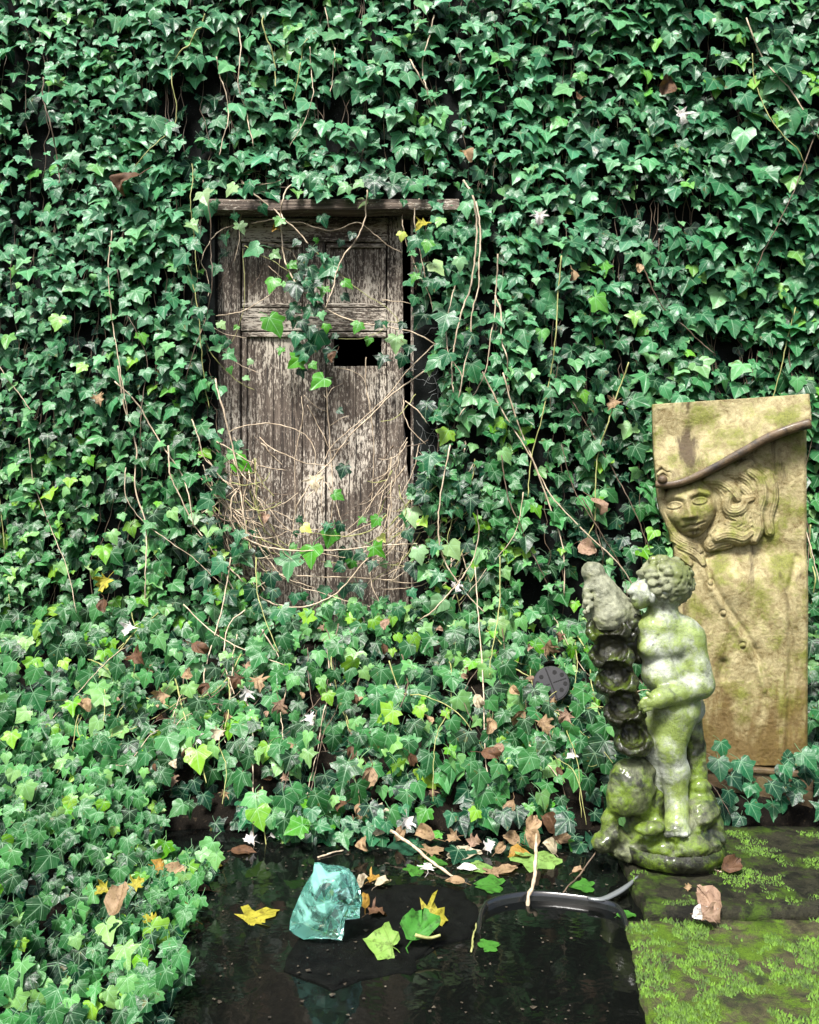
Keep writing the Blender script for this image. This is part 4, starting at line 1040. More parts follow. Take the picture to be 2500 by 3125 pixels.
brim = child('hat_brim', tube('hat_brim', bp, .010, .012, 10, 0, lambda f: .012 + .005 * f, n=8), M['relief_dark'], rel)
kb = bmesh.new(); bmesh.ops.create_uvsphere(kb, u_segments=16, v_segments=10, radius=.0145); me = bpy.data.meshes.new('hat_knob'); kb.to_mesh(me); kb.free()
for p_ in me.polygons: p_.use_smooth = True
kk_ = RP(2018, 1466, 74 * SR)
for v_ in me.vertices: v_.co = Vector((v_.co.x * 1.1, v_.co.y, v_.co.z)) + kk_
child('hat_knob', me, M['relief_dark'], brim)
child('hat_scroll', tube('hat_scroll', [RP(*Z6(a, b), 66 * SR) for a, b in ((165, 990), (230, 935), (295, 990), (335, 985), (380, 1045), (430, 1060), (520, 965))], .006, .003, 8), M['relief'], rel)
child('hat_scroll', tube('hat_scroll', [RP(*Z6(a, b), 70 * SR) for a, b in ((180, 1050), (240, 1010), (300, 1040), (340, 1100))], .006, .004, 8), M['relief'], rel)
# plinth under the relief
a0, a1 = RP(2046, 2330), RP(2474, 2330)
def slab_box(name, u0, u1, n0, n1, z0, z1):
    V, F = box_data(u0, u1, n0, n1, z0, z1)
    me = wood_box(name, u0, u1, n0, n1, z0, z1, bev=.006, rough=.003, cuts=8)
    for v_ in me.vertices:
        p_ = RO + ru * v_.co.x - rn * v_.co.y; v_.co = Vector((p_.x, p_.y, v_.co.z))
    return me
um0 = (a0 - RO).dot(ru); um1 = (a1 - RO).dot(ru)
zt = RP(2200, 2329).z
child('plinth_band', slab_box('plinth_band', um0 - .01, um1 + .01, -.045, .06, zt - .016, zt + .003), M['relief_dark'], rel)
child('plinth', slab_box('plinth', um0, um1, -.036, .055, -.03, zt - .0165), M['relief_dark'], rel)

# ---------------------------------------------------------------- stones round the pond
def rough_slab(name, poly, z0, z1, mat, label, cat='stone', seed=0, amp=.006, rag=.012):
    bm = bmesh.new(); fine = []
    for i in range(len(poly)):
        a, b = Vector(poly[i]).to_3d(), Vector(poly[(i + 1) % len(poly)]).to_3d(); m_ = max(1, int((b - a).length / .03))
        for j in range(m_):
            q_ = a.lerp(b, j / m_); nn_ = mnoise.noise_vector(q_ * 12 + Vector((seed, 0, 3))) + .6 * mnoise.noise_vector(q_ * 33 + Vector((seed, 0, 3))); fine.append((q_.x + nn_.x * rag, q_.y + nn_.y * rag))
    poly = fine
    vb = [bm.verts.new((x_, y_, z0)) for x_, y_ in poly]; f_ = bm.faces.new(vb)
    r_ = bmesh.ops.extrude_face_region(bm, geom=[f_]); bmesh.ops.translate(bm, verts=[g for g in r_['geom'] if isinstance(g, bmesh.types.BMVert)], vec=(0, 0, z1 - z0))
    bmesh.ops.recalc_face_normals(bm, faces=bm.faces)
    bmesh.ops.bevel(bm, geom=[e_ for e_ in bm.edges if abs(e_.verts[0].co.z - e_.verts[1].co.z) < 1e-6], offset=.007, segments=2, affect='EDGES')
    bmesh.ops.triangulate(bm, faces=bm.faces); 
    for _ in range(4): 
        bmesh.ops.subdivide_edges(bm, edges=[e_ for e_ in bm.edges if e_.calc_length() > .035], cuts=1, use_grid_fill=False)
        bmesh.ops.triangulate(bm, faces=bm.faces)
    for v_ in bm.verts:
        q_ = mnoise.noise_vector(v_.co * 11 + Vector((seed, 0, 0))) + .5 * mnoise.noise_vector(v_.co * 31 + Vector((seed, 0, 0)))
        v_.co += q_ * amp
    me = bpy.data.meshes.new(name); bm.to_mesh(me); bm.free()
    for p_ in me.polygons: p_.use_smooth = True
    return tag(link(name, me, mat), label, cat)
ledge = rough_slab('stone_ledge', [(.545, -1.44), (1.6, -1.44), (1.6, -.90), (.66, -.90), (.56, -1.10)], -.12, .034, M['ledge'], 'dark mossy stone ledge under the fountain statue', seed=3, amp=.004)
mossy = rough_slab('mossy_stone', [(.50, -1.458), (1.5, -1.458), (1.5, -2.2), (.42, -2.2), (.455, -1.75)], -.12, .014, M['moss'], 'flat stone with bright green moss at the pond edge in front of the ledge', seed=8)
sp = [G(a, b, .01) for a, b in ((1090, 2695), (1290, 2685), (1440, 2712), (1475, 2750), (1468, 2800), (1440, 2845), (1350, 2880), (1250, 2960), (1000, 3010), (850, 2950), (880, 2860), (960, 2770))]
rough_slab('slate_slab', [(q_.x, q_.y) for q_ in sp][::-1], -.06, .0045, M['slate'], 'flat black wet slate lying at the water surface under the glass lump', seed=14, amp=.006, rag=.03)

def moss_on(o, x0, x1, y0, y1, n, thr, seed, mat, size=(.004, .009)):   # short upright moss shoots in cushions
    r_ = random.Random(seed); V, F = [], []
    from mathutils.bvhtree import BVHTree
    bv = BVHTree.FromPolygons([v_.co[:] for v_ in o.data.vertices], [p_.vertices[:] for p_ in o.data.polygons])
    for i in range(n):
        x_, y_ = r_.uniform(x0, x1), r_.uniform(y0, y1)
        q_ = mnoise.noise(Vector((x_ * 9 + seed, y_ * 9, 0))) + .5 * mnoise.noise(Vector((x_ * 27, y_ * 27, seed)))
        if q_ < thr: continue
        h_ = bv.ray_cast(Vector((x_, y_, 1)), Vector((0, 0, -1)))[0]
        if h_ is None: continue
        s_ = r_.uniform(*size) * (1 + .8 * (q_ - thr)); a = r_.uniform(0, 6.28); dx_, dy_ = math.cos(a) * s_ * .45, math.sin(a) * s_ * .45
        tip_ = h_ + Vector((r_.gauss(0, .4) * s_, r_.gauss(0, .4) * s_, s_)); o_ = len(V)
        V += [h_ + Vector((dx_, dy_, -.001)), h_ - Vector((dx_, dy_, .001)), tip_, h_ + Vector((-dy_, dx_, -.001))]
        F += [(o_, o_ + 1, o_ + 2), (o_ + 1, o_ + 3, o_ + 2), (o_ + 3, o_, o_ + 2)]
    tag(child('moss', mesh_np('moss', V, np.array(F, np.int32), False), mat, o), kind='stuff')
k = NT('moss shoots'); M['shoots'] = k.p(Base_Color=k.ramp(k.noise(k.gpos(), 45, 3), [(.3, (.018, .035, .003)), (.5, (.05, .11, .005)), (.72, (.10, .21, .008))]), Roughness=.7)
moss_on(mossy, .43, 1.45, -2.15, -1.46, 26000, -.02, 5, M['shoots'])
moss_on(ledge, .56, 1.55, -1.43, -.95, 15000, .16, 9, M['shoots'], (.003, .006))
# black tub with its rim just above the water
rimpx = [(1485, 2752), (1520, 2737), (1570, 2726), (1640, 2720), (1740, 2728), (1830, 2742), (1888, 2765), (1915, 2820), (1912, 2900), (1890, 3000), (1830, 3110), (1700, 3190), (1560, 3170), (1480, 3080), (1455, 2960), (1462, 2840), (1470, 2785)]
rp = [G(a, b, .022) for a, b in rimpx]
loop = catmull(rp + [rp[0]], 5)[:-1]
tubth = thing('sunken_tub', (sum(p_.x for p_ in rp) / len(rp), sum(p_.y for p_ in rp) / len(rp), -.2), 'black plastic tub sunk in the pond, its thin rim at the surface', 'tub')
V, F = [], []; n = len(loop); cx, cy = tubth.location.x, tubth.location.y
prof = [(.000, .020), (.003, .022), (.008, .020), (.012, .013), (.013, .004), (.012, -.02), (.004, -.20)]
for p_ in loop:
    o_ = Vector((p_.x - cx, p_.y - cy, 0)).normalized()
    for a, b in [(-.016, -.19), (-.003, .010)] + prof: V.append((p_.x + o_.x * a, p_.y + o_.y * a, b - .034 * float(sstep(-1.40, -1.56, p_.y))))
m_ = 9
for i in range(n):
    for j in range(m_ - 1): F.append((i * m_ + j, ((i + 1) % n) * m_ + j, ((i + 1) % n) * m_ + j + 1, i * m_ + j + 1))
F.append(tuple(i * m_ + m_ - 1 for i in range(n)))
child('tub_wall', mesh_np('tub_wall', V, F), M['tub'], tubth)
lipp = [G(a, b, zz) for a, b, zz in ((1795, 2741, .021), (1838, 2742, .022), (1880, 2724, .025), (1915, 2702, .030), (1948, 2674, .034))]
lc = catmull(lipp, 6); V, F = [], []
for i, p_ in enumerate(lc):
    f_ = i / (len(lc) - 1); w_ = .003 + .008 * math.sin(math.pi * (f_ * .85 + .1))
    for a, b in ((-1, 0), (-.4, .35), (.3, .30), (1, -.3), (.2, -.5), (-.6, -.4)): V.append(p_ + Vector((.25 * a * w_, -a * w_, .006 * b)))
for i in range(len(lc) - 1):
    for j in range(6): F.append((i * 6 + j, i * 6 + (j + 1) % 6, (i + 1) * 6 + (j + 1) % 6, (i + 1) * 6 + j))
F += [tuple(range(6))[::-1], tuple((len(lc) - 1) * 6 + j for j in range(6))]
child('pouring_lip', mesh_np('pouring_lip', V, F), M['lip'], tubth)

# ---------------------------------------------------------------- slag glass
def ZG(a, b): return (860 + .1739 * a, 2600 + .1739 * b)
gd = 1.955
def GP(a, b, dep): 
    q_ = ZG(a, b); return W(q_[0], q_[1], CAM.y + gd + dep)
OUT = [(570, 185), (660, 175), (800, 225), (920, 225), (1060, 245), (1180, 290), (1290, 430), (1380, 650), (1420, 800), (1410, 930), (1375, 990), (1375, 1165), (1230, 1185), (1110, 1195), (1090, 1450), (1050, 1560), (820, 1615), (600, 1630), (380, 1540), (200, 1440), (130, 1370), (145, 1200), (200, 1030), (280, 850), (370, 640), (460, 480), (545, 360)]
bm = bmesh.new(); rr = random.Random(11)
mid = [bm.verts.new(GP(a, b, rr.uniform(-.012, .012))) for a, b in OUT]
cxg, cyg = 760, 900
def inner(fr, dep, jit): return [bm.verts.new(GP(cxg + (a - cxg) * fr + rr.uniform(-jit, jit), cyg + (b - cyg) * fr + rr.uniform(-jit, jit), dep + rr.uniform(-.010, .010))) for a, b in OUT[::2]]
for sgn in (-1, 1):
    r1 = inner(.70, sgn * .034, 30); r2 = inner(.36, sgn * .046, 20)
    cc = bm.verts.new(GP(cxg, cyg, sgn * .050))
    k1 = len(r1); km = len(mid)
    for i in range(k1):
        j = (i + 1) % k1; a0_ = (2 * i) % km; a1_ = (2 * i + 1) % km; a2_ = (2 * i + 2) % km if i < k1 - 1 else 0
        fs = [(mid[a0_], mid[a1_], r1[i])]
        if a2_ != a1_: fs.append((mid[a1_], mid[a2_], r1[j])); fs.append((mid[a1_], r1[j], r1[i]))
        else: fs = [(mid[a0_], mid[a1_], r1[i]), (r1[i], mid[a1_], r1[j])]
        if i == k1 - 1:
            fs = [(mid[a0_], mid[0], r1[i]), (r1[i], mid[0], r1[0])]
        fs += [(r1[i], r1[j], r2[i]), (r1[j], r2[j], r2[i]), (r2[i], r2[j], cc)]
        for f_ in fs:
            try: bm.faces.new(f_)
            except ValueError: pass
bmesh.ops.remove_doubles(bm, verts=bm.verts, dist=.0005)
bmesh.ops.recalc_face_normals(bm, faces=bm.faces)
zmin = min(v_.co.z for v_ in bm.verts)
for v_ in bm.verts: v_.co.z = max(v_.co.z, .006)
me = bpy.data.meshes.new('glass_lump'); bm.to_mesh(me); bm.free()
glo = link('glass_lump', me, M['glass']); tag(glo, 'large lump of teal green slag glass on the wet slate', 'glass')
mdf = glo.modifiers.new('edge', 'BEVEL'); mdf.width = .0012; mdf.segments = 1; mdf.limit_method = 'ANGLE'; mdf.angle_limit = R(20)

# ---------------------------------------------------------------- plastic cover among the ivy
pc = W(1683, 2088, -.49)
cov = thing('drain_cover', pc, 'round black plastic cover with slots and holes lying in the ivy', 'cover')
RC = .066
bm = bmesh.new(); bmesh.ops.create_cone(bm, cap_ends=True, segments=48, radius1=RC, radius2=RC * .9, depth=.022)
bmesh.ops.bevel(bm, geom=[e_ for e_ in bm.edges if abs(e_.verts[0].co.z - e_.verts[1].co.z) < 1e-6], offset=.003, segments=2, affect='EDGES')
me = bpy.data.meshes.new('disc'); bm.to_mesh(me); bm.free()
rot = frame((-.15, -1, .45), (-.35, 0, 1)).to_4x4()
def cpart(name, me, mat, par=None):
    me.transform(rot); o = bpy.data.objects.new(name, me); C.objects.link(o); me.materials.append(mat); o.parent = par or cov; return o
disc = cpart('disc', me, M['plastic'])
for (x0, x1, y0, y1) in ((-.0022, .0022, -.056, .056), (-.054, -.006, -.002, .002), (.006, .054, -.002, .002)):
    V, F = box_data(x0, x1, y0, y1, .0085, .0116); cpart('slot', mesh_np('slot', V, F, False), M['hole'], disc)
for sx_ in (-1, 1):
    for sy_ in (-1, 1):
        for (a, b) in ((.024, .032), (.044, .016)):
            bm = bmesh.new(); bmesh.ops.create_cone(bm, cap_ends=True, segments=16, radius1=.0075, radius2=.0075, depth=.004); me = bpy.data.meshes.new('hole'); bm.to_mesh(me); bm.free()
            me.transform(Matrix.Translation((sx_ * a, sy_ * b, .0100))); cpart('hole', me, M['hole'], disc)

# ---------------------------------------------------------------- fallen leaves and sticks
OVAL = [(.10, .02), (.22, .12), (.30, .26), (.33, .42), (.31, .58), (.25, .72), (.17, .84), (.08, .94), (.03, .98)]
MAPLE = [(.12, -.02), (.42, -.10), (.24, .12), (.55, .22), (.68, .40), (.40, .36), (.22, .42), (.26, .70), (.12, .78)]
def fmesh(kind, seed, curl):
    half = {'oval': OVAL, 'maple': MAPLE, 'ivy': HALF}[kind]
    v_, f_, u_ = leaf_arrays(seed, curl=curl, fold=.22 if kind != 'ivy' else .12, half=half, stalk=.35, crumple=(.06, .20, .34)[(seed // 7) % 3], roll=(.05, .55, .95)[(seed // 7) % 3])
    me = mesh_np('fallen_leaf', v_, f_); set_uv(me, u_); me.materials.append(M['dead']); return me
FM = {(kd, i): fmesh(kd, 7 * (42 + i) + len(kd), cu) for kd in ('oval', 'maple', 'ivy') for i, cu in enumerate((.1, .25, .4))}
COL = dict(tan=(.28, .19, .11), brown=(.10, .052, .028), cream=(.42, .36, .26), white=(.58, .56, .55), yellow=(.30, .27, .03), ochre=(.26, .15, .025), green=(.04, .15, .018), pale=(.16, .28, .07), dark=(.010, .055, .028), pink=(.26, .17, .12), red=(.12, .03, .02))
def fallen(p, nrm, tip, size, kind, col, label, group, curl=None):
    o = bpy.data.objects.new('fallen_leaf', FM[(kind, random.randrange(3) if curl is None else curl)]); C.objects.link(o)
    m_ = frame(nrm, tip)
    o.matrix_world = Matrix.Translation(Vector(p) - m_ @ Vector((0, .45 * size, 0))) @ (m_ * size).to_4x4()
    c_ = COL[col]; j = random.uniform(.85, 1.15); o.color = (c_[0] * j, c_[1] * j, c_[2] * j, 1)
    tag(o, label, 'leaf', group); return o
POND = [  # px, py, size px, kind, colour, tip angle (0 = right, 90 = away), label, height
 (632, 2654, 84, 'oval', 'yellow', 55, 'yellow oval leaf with brown edge floating near the left bank', 0),
 (533, 2667, 92, 'oval', 'tan', 25, 'large tan oval leaf lying on the left bank ivy', .05),
 (486, 2636, 70, 'maple', 'ochre', 100, 'ochre lobed leaf on the left bank behind the tan oval leaf', .06),
 (535, 2703, 62, 'oval', 'pink', 10, 'dusty pink curled leaf in front of the tan oval leaf', .03),
 (368, 2743, 115, 'oval', 'tan', 75, 'long tan curled leaf standing in the left foreground ivy', .10),
 (303, 2719, 66, 'maple', 'yellow', 200, 'small yellow leaf at the far left of the foreground ivy', .10),
 (556, 2792, 92, 'maple', 'ochre', 150, 'yellow brown lobed leaf at the left water edge', .02),
 (569, 2743, 74, 'ivy', 'green', 20, 'bright green leaf at the left water edge above the yellow brown leaf', .02),
 (535, 2831, 76, 'ivy', 'green', 210, 'bright green leaf at the left water edge below the yellow brown leaf', .02),
 (799, 2792, 118, 'maple', 'yellow', 40, 'yellow green jagged leaf floating left of the glass lump', 0),
 (741, 2597, 66, 'oval', 'brown', -10, 'brown oval leaf half sunk at the back of the pond', 0),
 (754, 2562, 56, 'maple', 'white', 170, 'white bleached leaf at the back edge of the pond', .02),
 (882, 2548, 58, 'ivy', 'pale', 30, 'pale green leaf at the back edge of the pond', .015),
 (848, 2543, 50, 'oval', 'white', 30, 'white curled leaf beside the pale green leaf at the back edge', .02),
 (955, 2512, 55, 'maple', 'white', 0, 'thin white leaf at the dark back edge left of the red leaf', .015),
 (1018, 2506, 60, 'oval', 'red', 10, 'dark red leaf at the back edge of the pond', .02),
 (1117, 2582, 68, 'oval', 'tan', -80, 'round tan leaf hanging at the back edge behind the glass lump', .02),
 (1214, 2588, 98, 'ivy', 'dark', 200, 'broad dark green leaf floating behind the glass lump', 0),
 (1292, 2549, 80, 'oval', 'tan', 160, 'long tan curled leaf at the back edge above the dark green leaf', .03),
 (1329, 2593, 70, 'maple', 'tan', 40, 'crumpled tan leaf at the back edge right of the dark green leaf', .01),
 (1415, 2606, 92, 'oval', 'cream', 20, 'cream pointed oval leaf floating at the back of the pond', .004),
 (1334, 2632, 62, 'ivy', 'green', 0, 'green leaf floating under the crumpled tan leaf', .002),
 (1443, 2619, 72, 'ivy', 'dark', -30, 'dark green leaf touching the cream oval leaf', .002),
 (1477, 2645, 62, 'ivy', 'pale', 10, 'pale green leaf floating right of the dark green leaf', .002),
 (1514, 2656, 62, 'maple', 'tan', 60, 'tan leaf floating in front of the pale ivy leaf', .002),
 (1549, 2652, 56, 'oval', 'tan', 30, 'small tan oval leaf beside the large pale green ivy leaf', .002),
 (1305, 2642, 50, 'maple', 'white', 90, 'white bleached lobed leaf floating by the brown stick', .012),
 (1428, 2648, 50, 'oval', 'white', 180, 'white oval leaf floating in the middle of the pond', .006),
 (1269, 2660, 62, 'ivy', 'green', -90, 'green leaf drooping left of the white bleached leaf', .002),
 (1483, 2697, 84, 'ivy', 'green', 170, 'toothed green leaf floating behind the tub rim', .002),
 (1391, 2688, 52, 'oval', 'tan', 160, 'small tan leaf at the end of the brown stick', .004),
 (1151, 2682, 56, 'maple', 'ochre', 20, 'small ochre lobed leaf behind the glass lump', .006),
 (1172, 2697, 50, 'oval', 'cream', 30, 'cream curled leaf right of the glass lump', .012),
 (1112, 2690, 56, 'oval', 'cream', 40, 'cream curled leaf touching the back of the glass lump', .02),
 (1120, 2747, 56, 'oval', 'ochre', 80, 'brown pointed leaf standing at the right side of the glass lump', .03),
 (1157, 2783, 62, 'maple', 'brown', 10, 'brown leaf on the slate right of the glass lump', .012),
 (1584, 2616, 70, 'oval', 'ochre', 190, 'ochre oval leaf left of the large pale green ivy leaf', .006),
 (1642, 2640, 130, 'ivy', 'pale', -85, 'large pale green ivy leaf floating behind the upright stick', .003),
 (1621, 2560, 78, 'oval', 'tan', 100, 'tan curled leaf standing at the back edge by the upright stick', .04),
 (1673, 2585, 66, 'oval', 'cream', 130, 'cream curled leaf at the back edge right of the upright stick', .02),
 (1673, 2512, 84, 'oval', 'brown', 110, 'dark brown rolled leaf leaning on the ivy above the pond', .06),
 (1626, 2514, 70, 'oval', 'tan', 60, 'tan leaf tucked under the ivy left of the dark rolled leaf', .06),
 (1454, 2569, 60, 'maple', 'pink', 20, 'pinkish crumpled leaf at the back edge of the pond', .02),
 (1500, 2578, 54, 'maple', 'white', 60, 'white crumpled leaf right of the pinkish leaf at the back edge', .02),
 (1530, 2590, 50, 'oval', 'tan', 40, 'small tan leaf under the ivy right of the white crumpled leaf', .015),
 (1767, 2660, 36, 'oval', 'tan', 10, 'tiny tan leaf floating left of the statue base', .003),
 (1772, 2702, 64, 'ivy', 'green', 170, 'bright green leaf floating left of the statue base', .003),
 (1803, 2580, 70, 'ivy', 'dark', -100, 'dark green leaf hanging beside the lowest lobe of the statue', .03),
 (1910, 2792, 50, 'oval', 'green', 10, 'small green leaf floating by the mossy stone', .0),
 (1501, 2882, 60, 'ivy', 'green', 30, 'green leaf floating inside the tub', .0),
 (1334, 2796, 122, 'maple', 'yellow', -8, 'yellow pointed maple leaf lying on the black slate', .016),
 (1060, 2520, 64, 'maple', 'tan', 140, 'tan torn leaf at the back edge right of the dark red leaf', .03),
 (1165, 2535, 60, 'oval', 'cream', 20, 'cream folded leaf at the back edge over the slanting stick', .03),
 (1225, 2545, 56, 'oval', 'tan', 60, 'tan leaf at the back edge beside the slanting stick', .025),
 (1375, 2560, 60, 'maple', 'tan', 200, 'tan ragged leaf at the back edge above the cream oval leaf', .03),
 (1560, 2560, 62, 'oval', 'tan', 150, 'tan leaf at the back edge left of the upright stick', .03),
 (1715, 2560, 70, 'oval', 'tan', 10, 'tan flat leaf at the back edge between stick and statue', .015),
 (425, 2690, 60, 'maple', 'yellow', 60, 'yellow lobed leaf in the ivy left of the ochre leaf', .08),
 (455, 2800, 64, 'maple', 'yellow', 120, 'small yellow leaf in the left foreground ivy by the water', .07),
 (610, 2720, 54, 'oval', 'brown', 190, 'brown curled leaf floating below the yellow oval leaf', .002),
 (2104, 2706, 32, 'maple', 'tan', 40, 'small tan leaf on the ledge under the statue', .04),
 (2160, 2745, 110, 'oval', 'pink', 105, 'upright pinkish curled leaf on the mossy stones at the right', .045),
 (2178, 2800, 90, 'maple', 'pink', -20, 'pale pink crumpled leaf at the right edge of the ledge', .035),
 (2140, 2790, 70, 'oval', 'white', 190, 'whitish leaf lying left of the pink crumpled leaf', .035),
 (2235, 2640, 80, 'oval', 'brown', 30, 'brown leaf on the ground right of the statue base', .05),
]
for px, py, sz_, kd, cl, ang, lab, hh in POND:
    z_ = hh + .004; p_ = G(px, py, z_); d = p_.y - CAM.y
    flat = hh < .013
    tip = Vector((math.cos(R(ang)), math.sin(R(ang)) * (1 if flat else .5), 0 if flat else math.sin(R(ang)) * .6))
    nr = Vector((random.gauss(0, .06), -.12, 1)) if flat else Vector((random.gauss(0, .25), -.9, .8))
    size = sz_ / FPX * d / 1.0 * (1.0 if kd == 'oval' else .85)
    fallen(p_, nr, tip, size * (1.25 if flat else 1.0), kd, cl, lab, 'fallen leaves by the pond', (0 if cl in ('green', 'pale', 'dark', 'yellow') or random.random() < .3 else 1) if flat else random.choice((1, 2)))
DEAD = [
 (398, 572, 110, 'brown', 'large brown shrivelled leaf caught in the ivy at the upper left'), (304, 1224, 50, 'tan', 'tan curled leaf caught in the ivy at the left edge halfway up'),
 (1427, 485, 80, 'tan', 'tan shrivelled leaf in the ivy above the right end of the beam'), (2029, 265, 90, 'brown', 'brown shrivelled leaf high in the ivy at the upper right'), (2082, 365, 62, 'white', 'white star shaped leaf high in the ivy at the upper right'),
 (1770, 300, 48, 'brown', 'small brown leaf high in the ivy above the right side'), (1739, 842, 60, 'tan', 'pale twisted leaf in the ivy right of the door top'), (1648, 670, 50, 'white', 'small white leaf in the ivy beside a yellow green sprig'),
 (1950, 820, 40, 'tan', 'small tan dead leaf in the ivy above the relief'), (1868, 1240, 58, 'tan', 'ragged tan leaf in the ivy left of the relief hat'), (1818, 1552, 80, 'pink', 'pink brown crumpled leaf in the ivy left of the carved face'),
 (1797, 1674, 82, 'pink', 'long pinkish curled leaf dangling above the knob of the fountain'), (804, 1587, 60, 'pink', 'pinkish curled leaf hanging on the lower left of the door'), (311, 1789, 66, 'yellow', 'yellow leaf in the ivy at the left edge'),
 (315, 1850, 50, 'brown', 'brown curled leaf below the yellow leaf at the left edge'), (388, 1932, 60, 'white', 'white leaf in the ivy bank at the left'), (580, 2272, 76, 'white', 'white ragged leaf in the ivy bank at the lower left'),
 (575, 2305, 56, 'brown', 'brown leaf under the white ragged leaf in the bank'), (478, 2137, 66, 'tan', 'tan curled leaf in the left part of the ivy bank'), (261, 2159, 70, 'tan', 'tan leaf at the far left edge of the ivy bank'),
 (425, 2010, 76, 'brown', 'dull brown crumpled leaf in the left ivy bank'), (610, 1985, 70, 'brown', 'brown crumpled leaf in the ivy below the left door side'), (577, 2060, 54, 'tan', 'tan curled leaf below the brown crumpled leaf in the bank'), (620, 2105, 56, 'brown', 'dark brown leaf in the middle left of the bank'),
 (720, 2085, 54, 'brown', 'brown round leaf in the bank below the door left corner'), (745, 2125, 50, 'white', 'white crumpled leaf in the bank below the door left corner'), (790, 2090, 60, 'tan', 'tan flat leaf in the bank below the door'),
 (860, 2165, 62, 'pink', 'pale pink crumpled leaf in the bank below the door'), (660, 2250, 54, 'cream', 'cream rolled leaf in the lower left bank'), (470, 2350, 56, 'brown', 'brown leaf tucked under ivy in the lower left bank'), (535, 2335, 46, 'cream', 'cream leaf lying on ivy in the lower left bank'),
 (1681, 1985, 62, 'tan', 'tan crumpled ball of leaf above the black cover'), (1580, 2190, 66, 'tan', 'tan boat shaped leaf in the bank right of centre'), (1490, 2220, 70, 'tan', 'tan folded leaf in the bank below the long stems'), (1666, 2222, 66, 'tan', 'pale tan leaf in the bank below the black cover'),
 (1720, 2195, 56, 'pink', 'pinkish leaf right of the pale tan leaf below the cover'), (1500, 2311, 76, 'brown', 'brown crumpled leaf low in the bank right of centre'), (1523, 2290, 50, 'pink', 'pink brown leaf beside the brown crumpled leaf low in the bank'), (1123, 2376, 76, 'tan', 'tan crumpled leaf low in the middle of the bank'),
 (1391, 1797, 46, 'white', 'small white crumpled leaf in the ivy right of the door foot'), (1575, 2110, 50, 'tan', 'pointed tan leaf left of the black cover'), (1740, 2308, 44, 'white', 'small white leaf in the bank left of the shells'), (1255, 2320, 50, 'brown', 'brown leaf in the lower middle of the bank'),
 (950, 2200, 44, 'white', 'small white leaf in the bank under the door middle'), (1070, 2300, 50, 'brown', 'small brown leaf in the bank left of the tan crumpled leaf'), (1462, 2142, 58, 'cream', 'cream yellow rolled leaf in the bank between hanging stems'),
 (964, 1478, 62, 'cream', 'cream white leaf hanging in front of the middle of the door'), (1284, 688, 52, 'yellow', 'pale yellow lobed leaf hanging below the right end of the beam'), (838, 705, 46, 'ochre', 'withered ochre leaf hanging under the beam at the left'), (1018, 1090, 44, 'brown', 'shrivelled brown leaf at the corner of the broken panel'),
 (1090, 2480, 60, 'tan', 'tan torn leaf at the foot of the bank above the round tan leaf'), (1150, 2490, 66, 'cream', 'cream crumpled leaf at the foot of the bank'), (1240, 2520, 56, 'white', 'whitish leaf at the foot of the bank above the dark green leaf'), (1560, 2470, 60, 'tan', 'tan curled leaf at the foot of the bank near the upright stick'),
 (1700, 2360, 44, 'brown', 'small brown leaf low in the bank left of the shell rock'), (1040, 2465, 52, 'brown', 'brown leaf at the foot of the bank above the red leaf')]
seen = set()
for i in range(140):
    px, py = random.uniform(260, 1760), random.uniform(1900, 2500); cl = random.choice(('brown', 'tan', 'pink'))
    col_ = ('at the far left', 'in the left part', 'left of the middle', 'right of the middle', 'in the right part', 'at the far right')[int((px - 260) / 250.01)]
    row_ = ('top', 'upper half', 'lower half', 'foot')[int((py - 1900) / 150.01)]
    lab = 'small %s leaf scrap %s of the ivy bank, near its %s' % (cl, col_, row_)
    if lab in seen or len(seen) > 44: continue
    seen.add(lab); DEAD.append((px, py, random.uniform(26, 48), cl, lab))
for px, py, sz_, cl, lab in DEAD:
    if in_poly(px, py, DOORPOLY): Y_ = -.09
    elif py < 1850: Y_ = -thick(W(px, py, -.1).x, W(px, py, -.1).z) - .045
    else: Y_ = float(np.interp(py, [1850, 2000, 2160, 2350, 2540], [-.24, -.42, -.60, -.80, -.97]))
    if ' scrap ' in lab: Y_ += .05
    if (px, py) == (1681, 1985): Y_ = -.47
    p_ = W(px, py, Y_); size = sz_ / FPX * (Y_ - CAM.y)
    kd = 'maple' if cl in ('white', 'yellow') or random.random() < .3 else 'oval'
    fallen(p_, (random.gauss(0, .5), -1, random.gauss(.4, .4)), (random.gauss(0, .8), -.1, -1), size, kd, cl, lab, 'dead leaves caught in the ivy', random.choice((1, 2, 2)))
# cupped green leaf with its curled blade on the slate
p_ = G(1225, 2868, .03)
gl = thing('green_leaf', (p_.x, p_.y, .012), 'pale green leaf with a round cupped blade on the front of the slate', 'leaf')
me = FM[('oval', 1)].copy(); me.transform(Matrix.Translation(Vector(p_) + Vector((.028, .004, -.004))) @ Matrix.Diagonal((1.5, 1, 1, 1)) @ (frame((.1, -.6, .8), (.3, .3, .8)) * .085).to_4x4())
me.transform(Matrix.Translation(Vector((-.5 * (Vector(p_).x + .028), 0, 0))) )
o = child('cupped_blade', me, M['dead'], gl); o.color = (.04, .17, .02, 1)
me = FM[('ivy', 1)].copy(); me.transform(Matrix.Translation(Vector(p_) + Vector((-.02, -.004, -.012))) @ (frame((.1, -.7, .7), (-1, .1, .25)) * .075).to_4x4())
o = child('flat_blade', me, M['dead'], gl); o.color = (.17, .30, .06, 1)
o = child('stalk', tube('stalk', [Vector(p_) + Vector((.03, -.0, .01)), Vector(p_) + Vector((.06, 0, .004)), Vector(p_) + Vector((.085, .004, .008))], .004, .003, 6), M['stem_green'], gl)
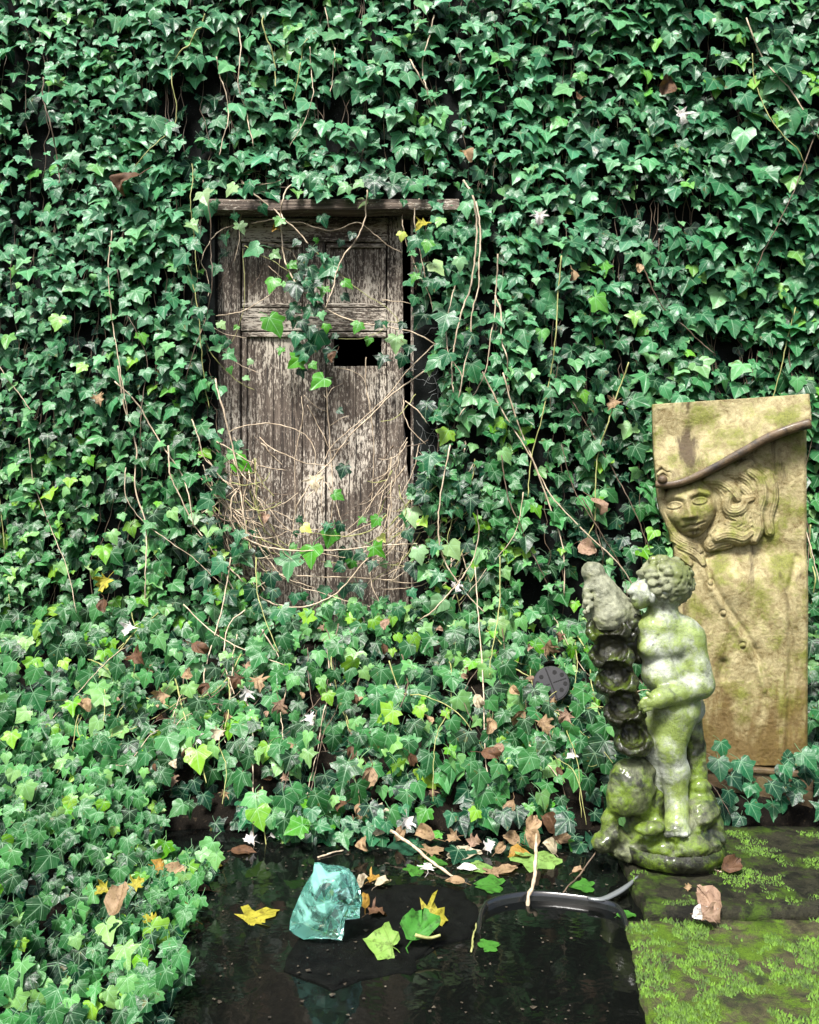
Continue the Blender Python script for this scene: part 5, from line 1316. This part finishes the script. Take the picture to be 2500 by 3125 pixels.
# sticks
def stick(pts, r0, r1, mat, label):
    me = tube('stick', pts, r0, r1, 7, .15); tag(link('stick', me, M[mat]), label, 'stick')
stick([G(1193, 2535, .05), G(1270, 2590, .03), G(1330, 2640, .012), G(1386, 2676, .004)], .0045, .0035, 'stem', 'brown stick slanting from the ivy into the pond')
a_, b_ = G(1610, 2762, .0), None
stick([Vector((a_.x, a_.y, -.03)), G(1612, 2745, .012), W(1630, 2690, a_.y + .05), W(1635, 2610, a_.y + .12), W(1638, 2548, a_.y + .18)], .0055, .004, 'stem', 'upright brown stick standing in the pond at the tub rim')
stick([G(1715, 2728, .0), G(1770, 2668, .02), G(1820, 2600, .06)], .002, .0016, 'stem_dark', 'thin dark stick leaning from the tub rim to the statue')
stick([G(970, 2616, .003), G(1007, 2604, .004), G(1047, 2594, .005)], .0028, .002, 'stem', 'short pale stick floating behind the glass lump')
stick([G(1440, 2905, .004), G(1446, 2860, .006), G(1455, 2820, .012)], .0026, .0018, 'stem_green', 'thin yellow stalk at the front corner of the slate')
stick([W(2165, 2648, -1.22), W(2215, 2668, -1.24), W(2240, 2690, -1.26)], .003, .002, 'stem', 'pale twig lying right of the statue base')
# crumbs of leaf and scum on the water
r_ = random.Random(21); V, F = [], []
for i in range(480):
    if r_.random() < .6: px, py = r_.uniform(560, 1900), r_.triangular(2530, 2800, 2590)
    else: px, py = r_.uniform(560, 1900), r_.uniform(2560, 3120)
    q_ = G(px, py, .0015)
    if q_.x < -.55 or q_.x > .55: continue
    s_ = r_.uniform(.0012, .0055) * r_.choice((.5, .7, 1, 1.3)); a0_ = r_.uniform(0, 6.28); o_ = len(V); m_ = r_.choice((3, 4, 5))
    zz = .0025 + (.008 if 880 < px < 1470 and 2690 < py < 2990 else 0)
    V += [(q_.x + math.cos(a0_ + j * 6.283 / m_) * s_ * r_.uniform(.5, 1.4), q_.y + math.sin(a0_ + j * 6.283 / m_) * s_ * r_.uniform(.5, 1.4), zz + r_.uniform(-.0008, .0012)) for j in range(m_)]
    F.append(tuple(range(o_, o_ + m_)))
k = NT('leaf crumbs'); M['crumbs'] = k.p(Base_Color=k.ramp(k.noise(k.gpos(), 60, 2), [(.3, (.008, .006, .004)), (.55, (.04, .03, .018)), (.75, (.14, .12, .08))]), Roughness=.7)
tag(link('floating_crumbs', mesh_np('floating_crumbs', V, F, False), M['crumbs']), 'fine crumbs of leaf and scum floating on the dark pond', 'debris', None, 'stuff')
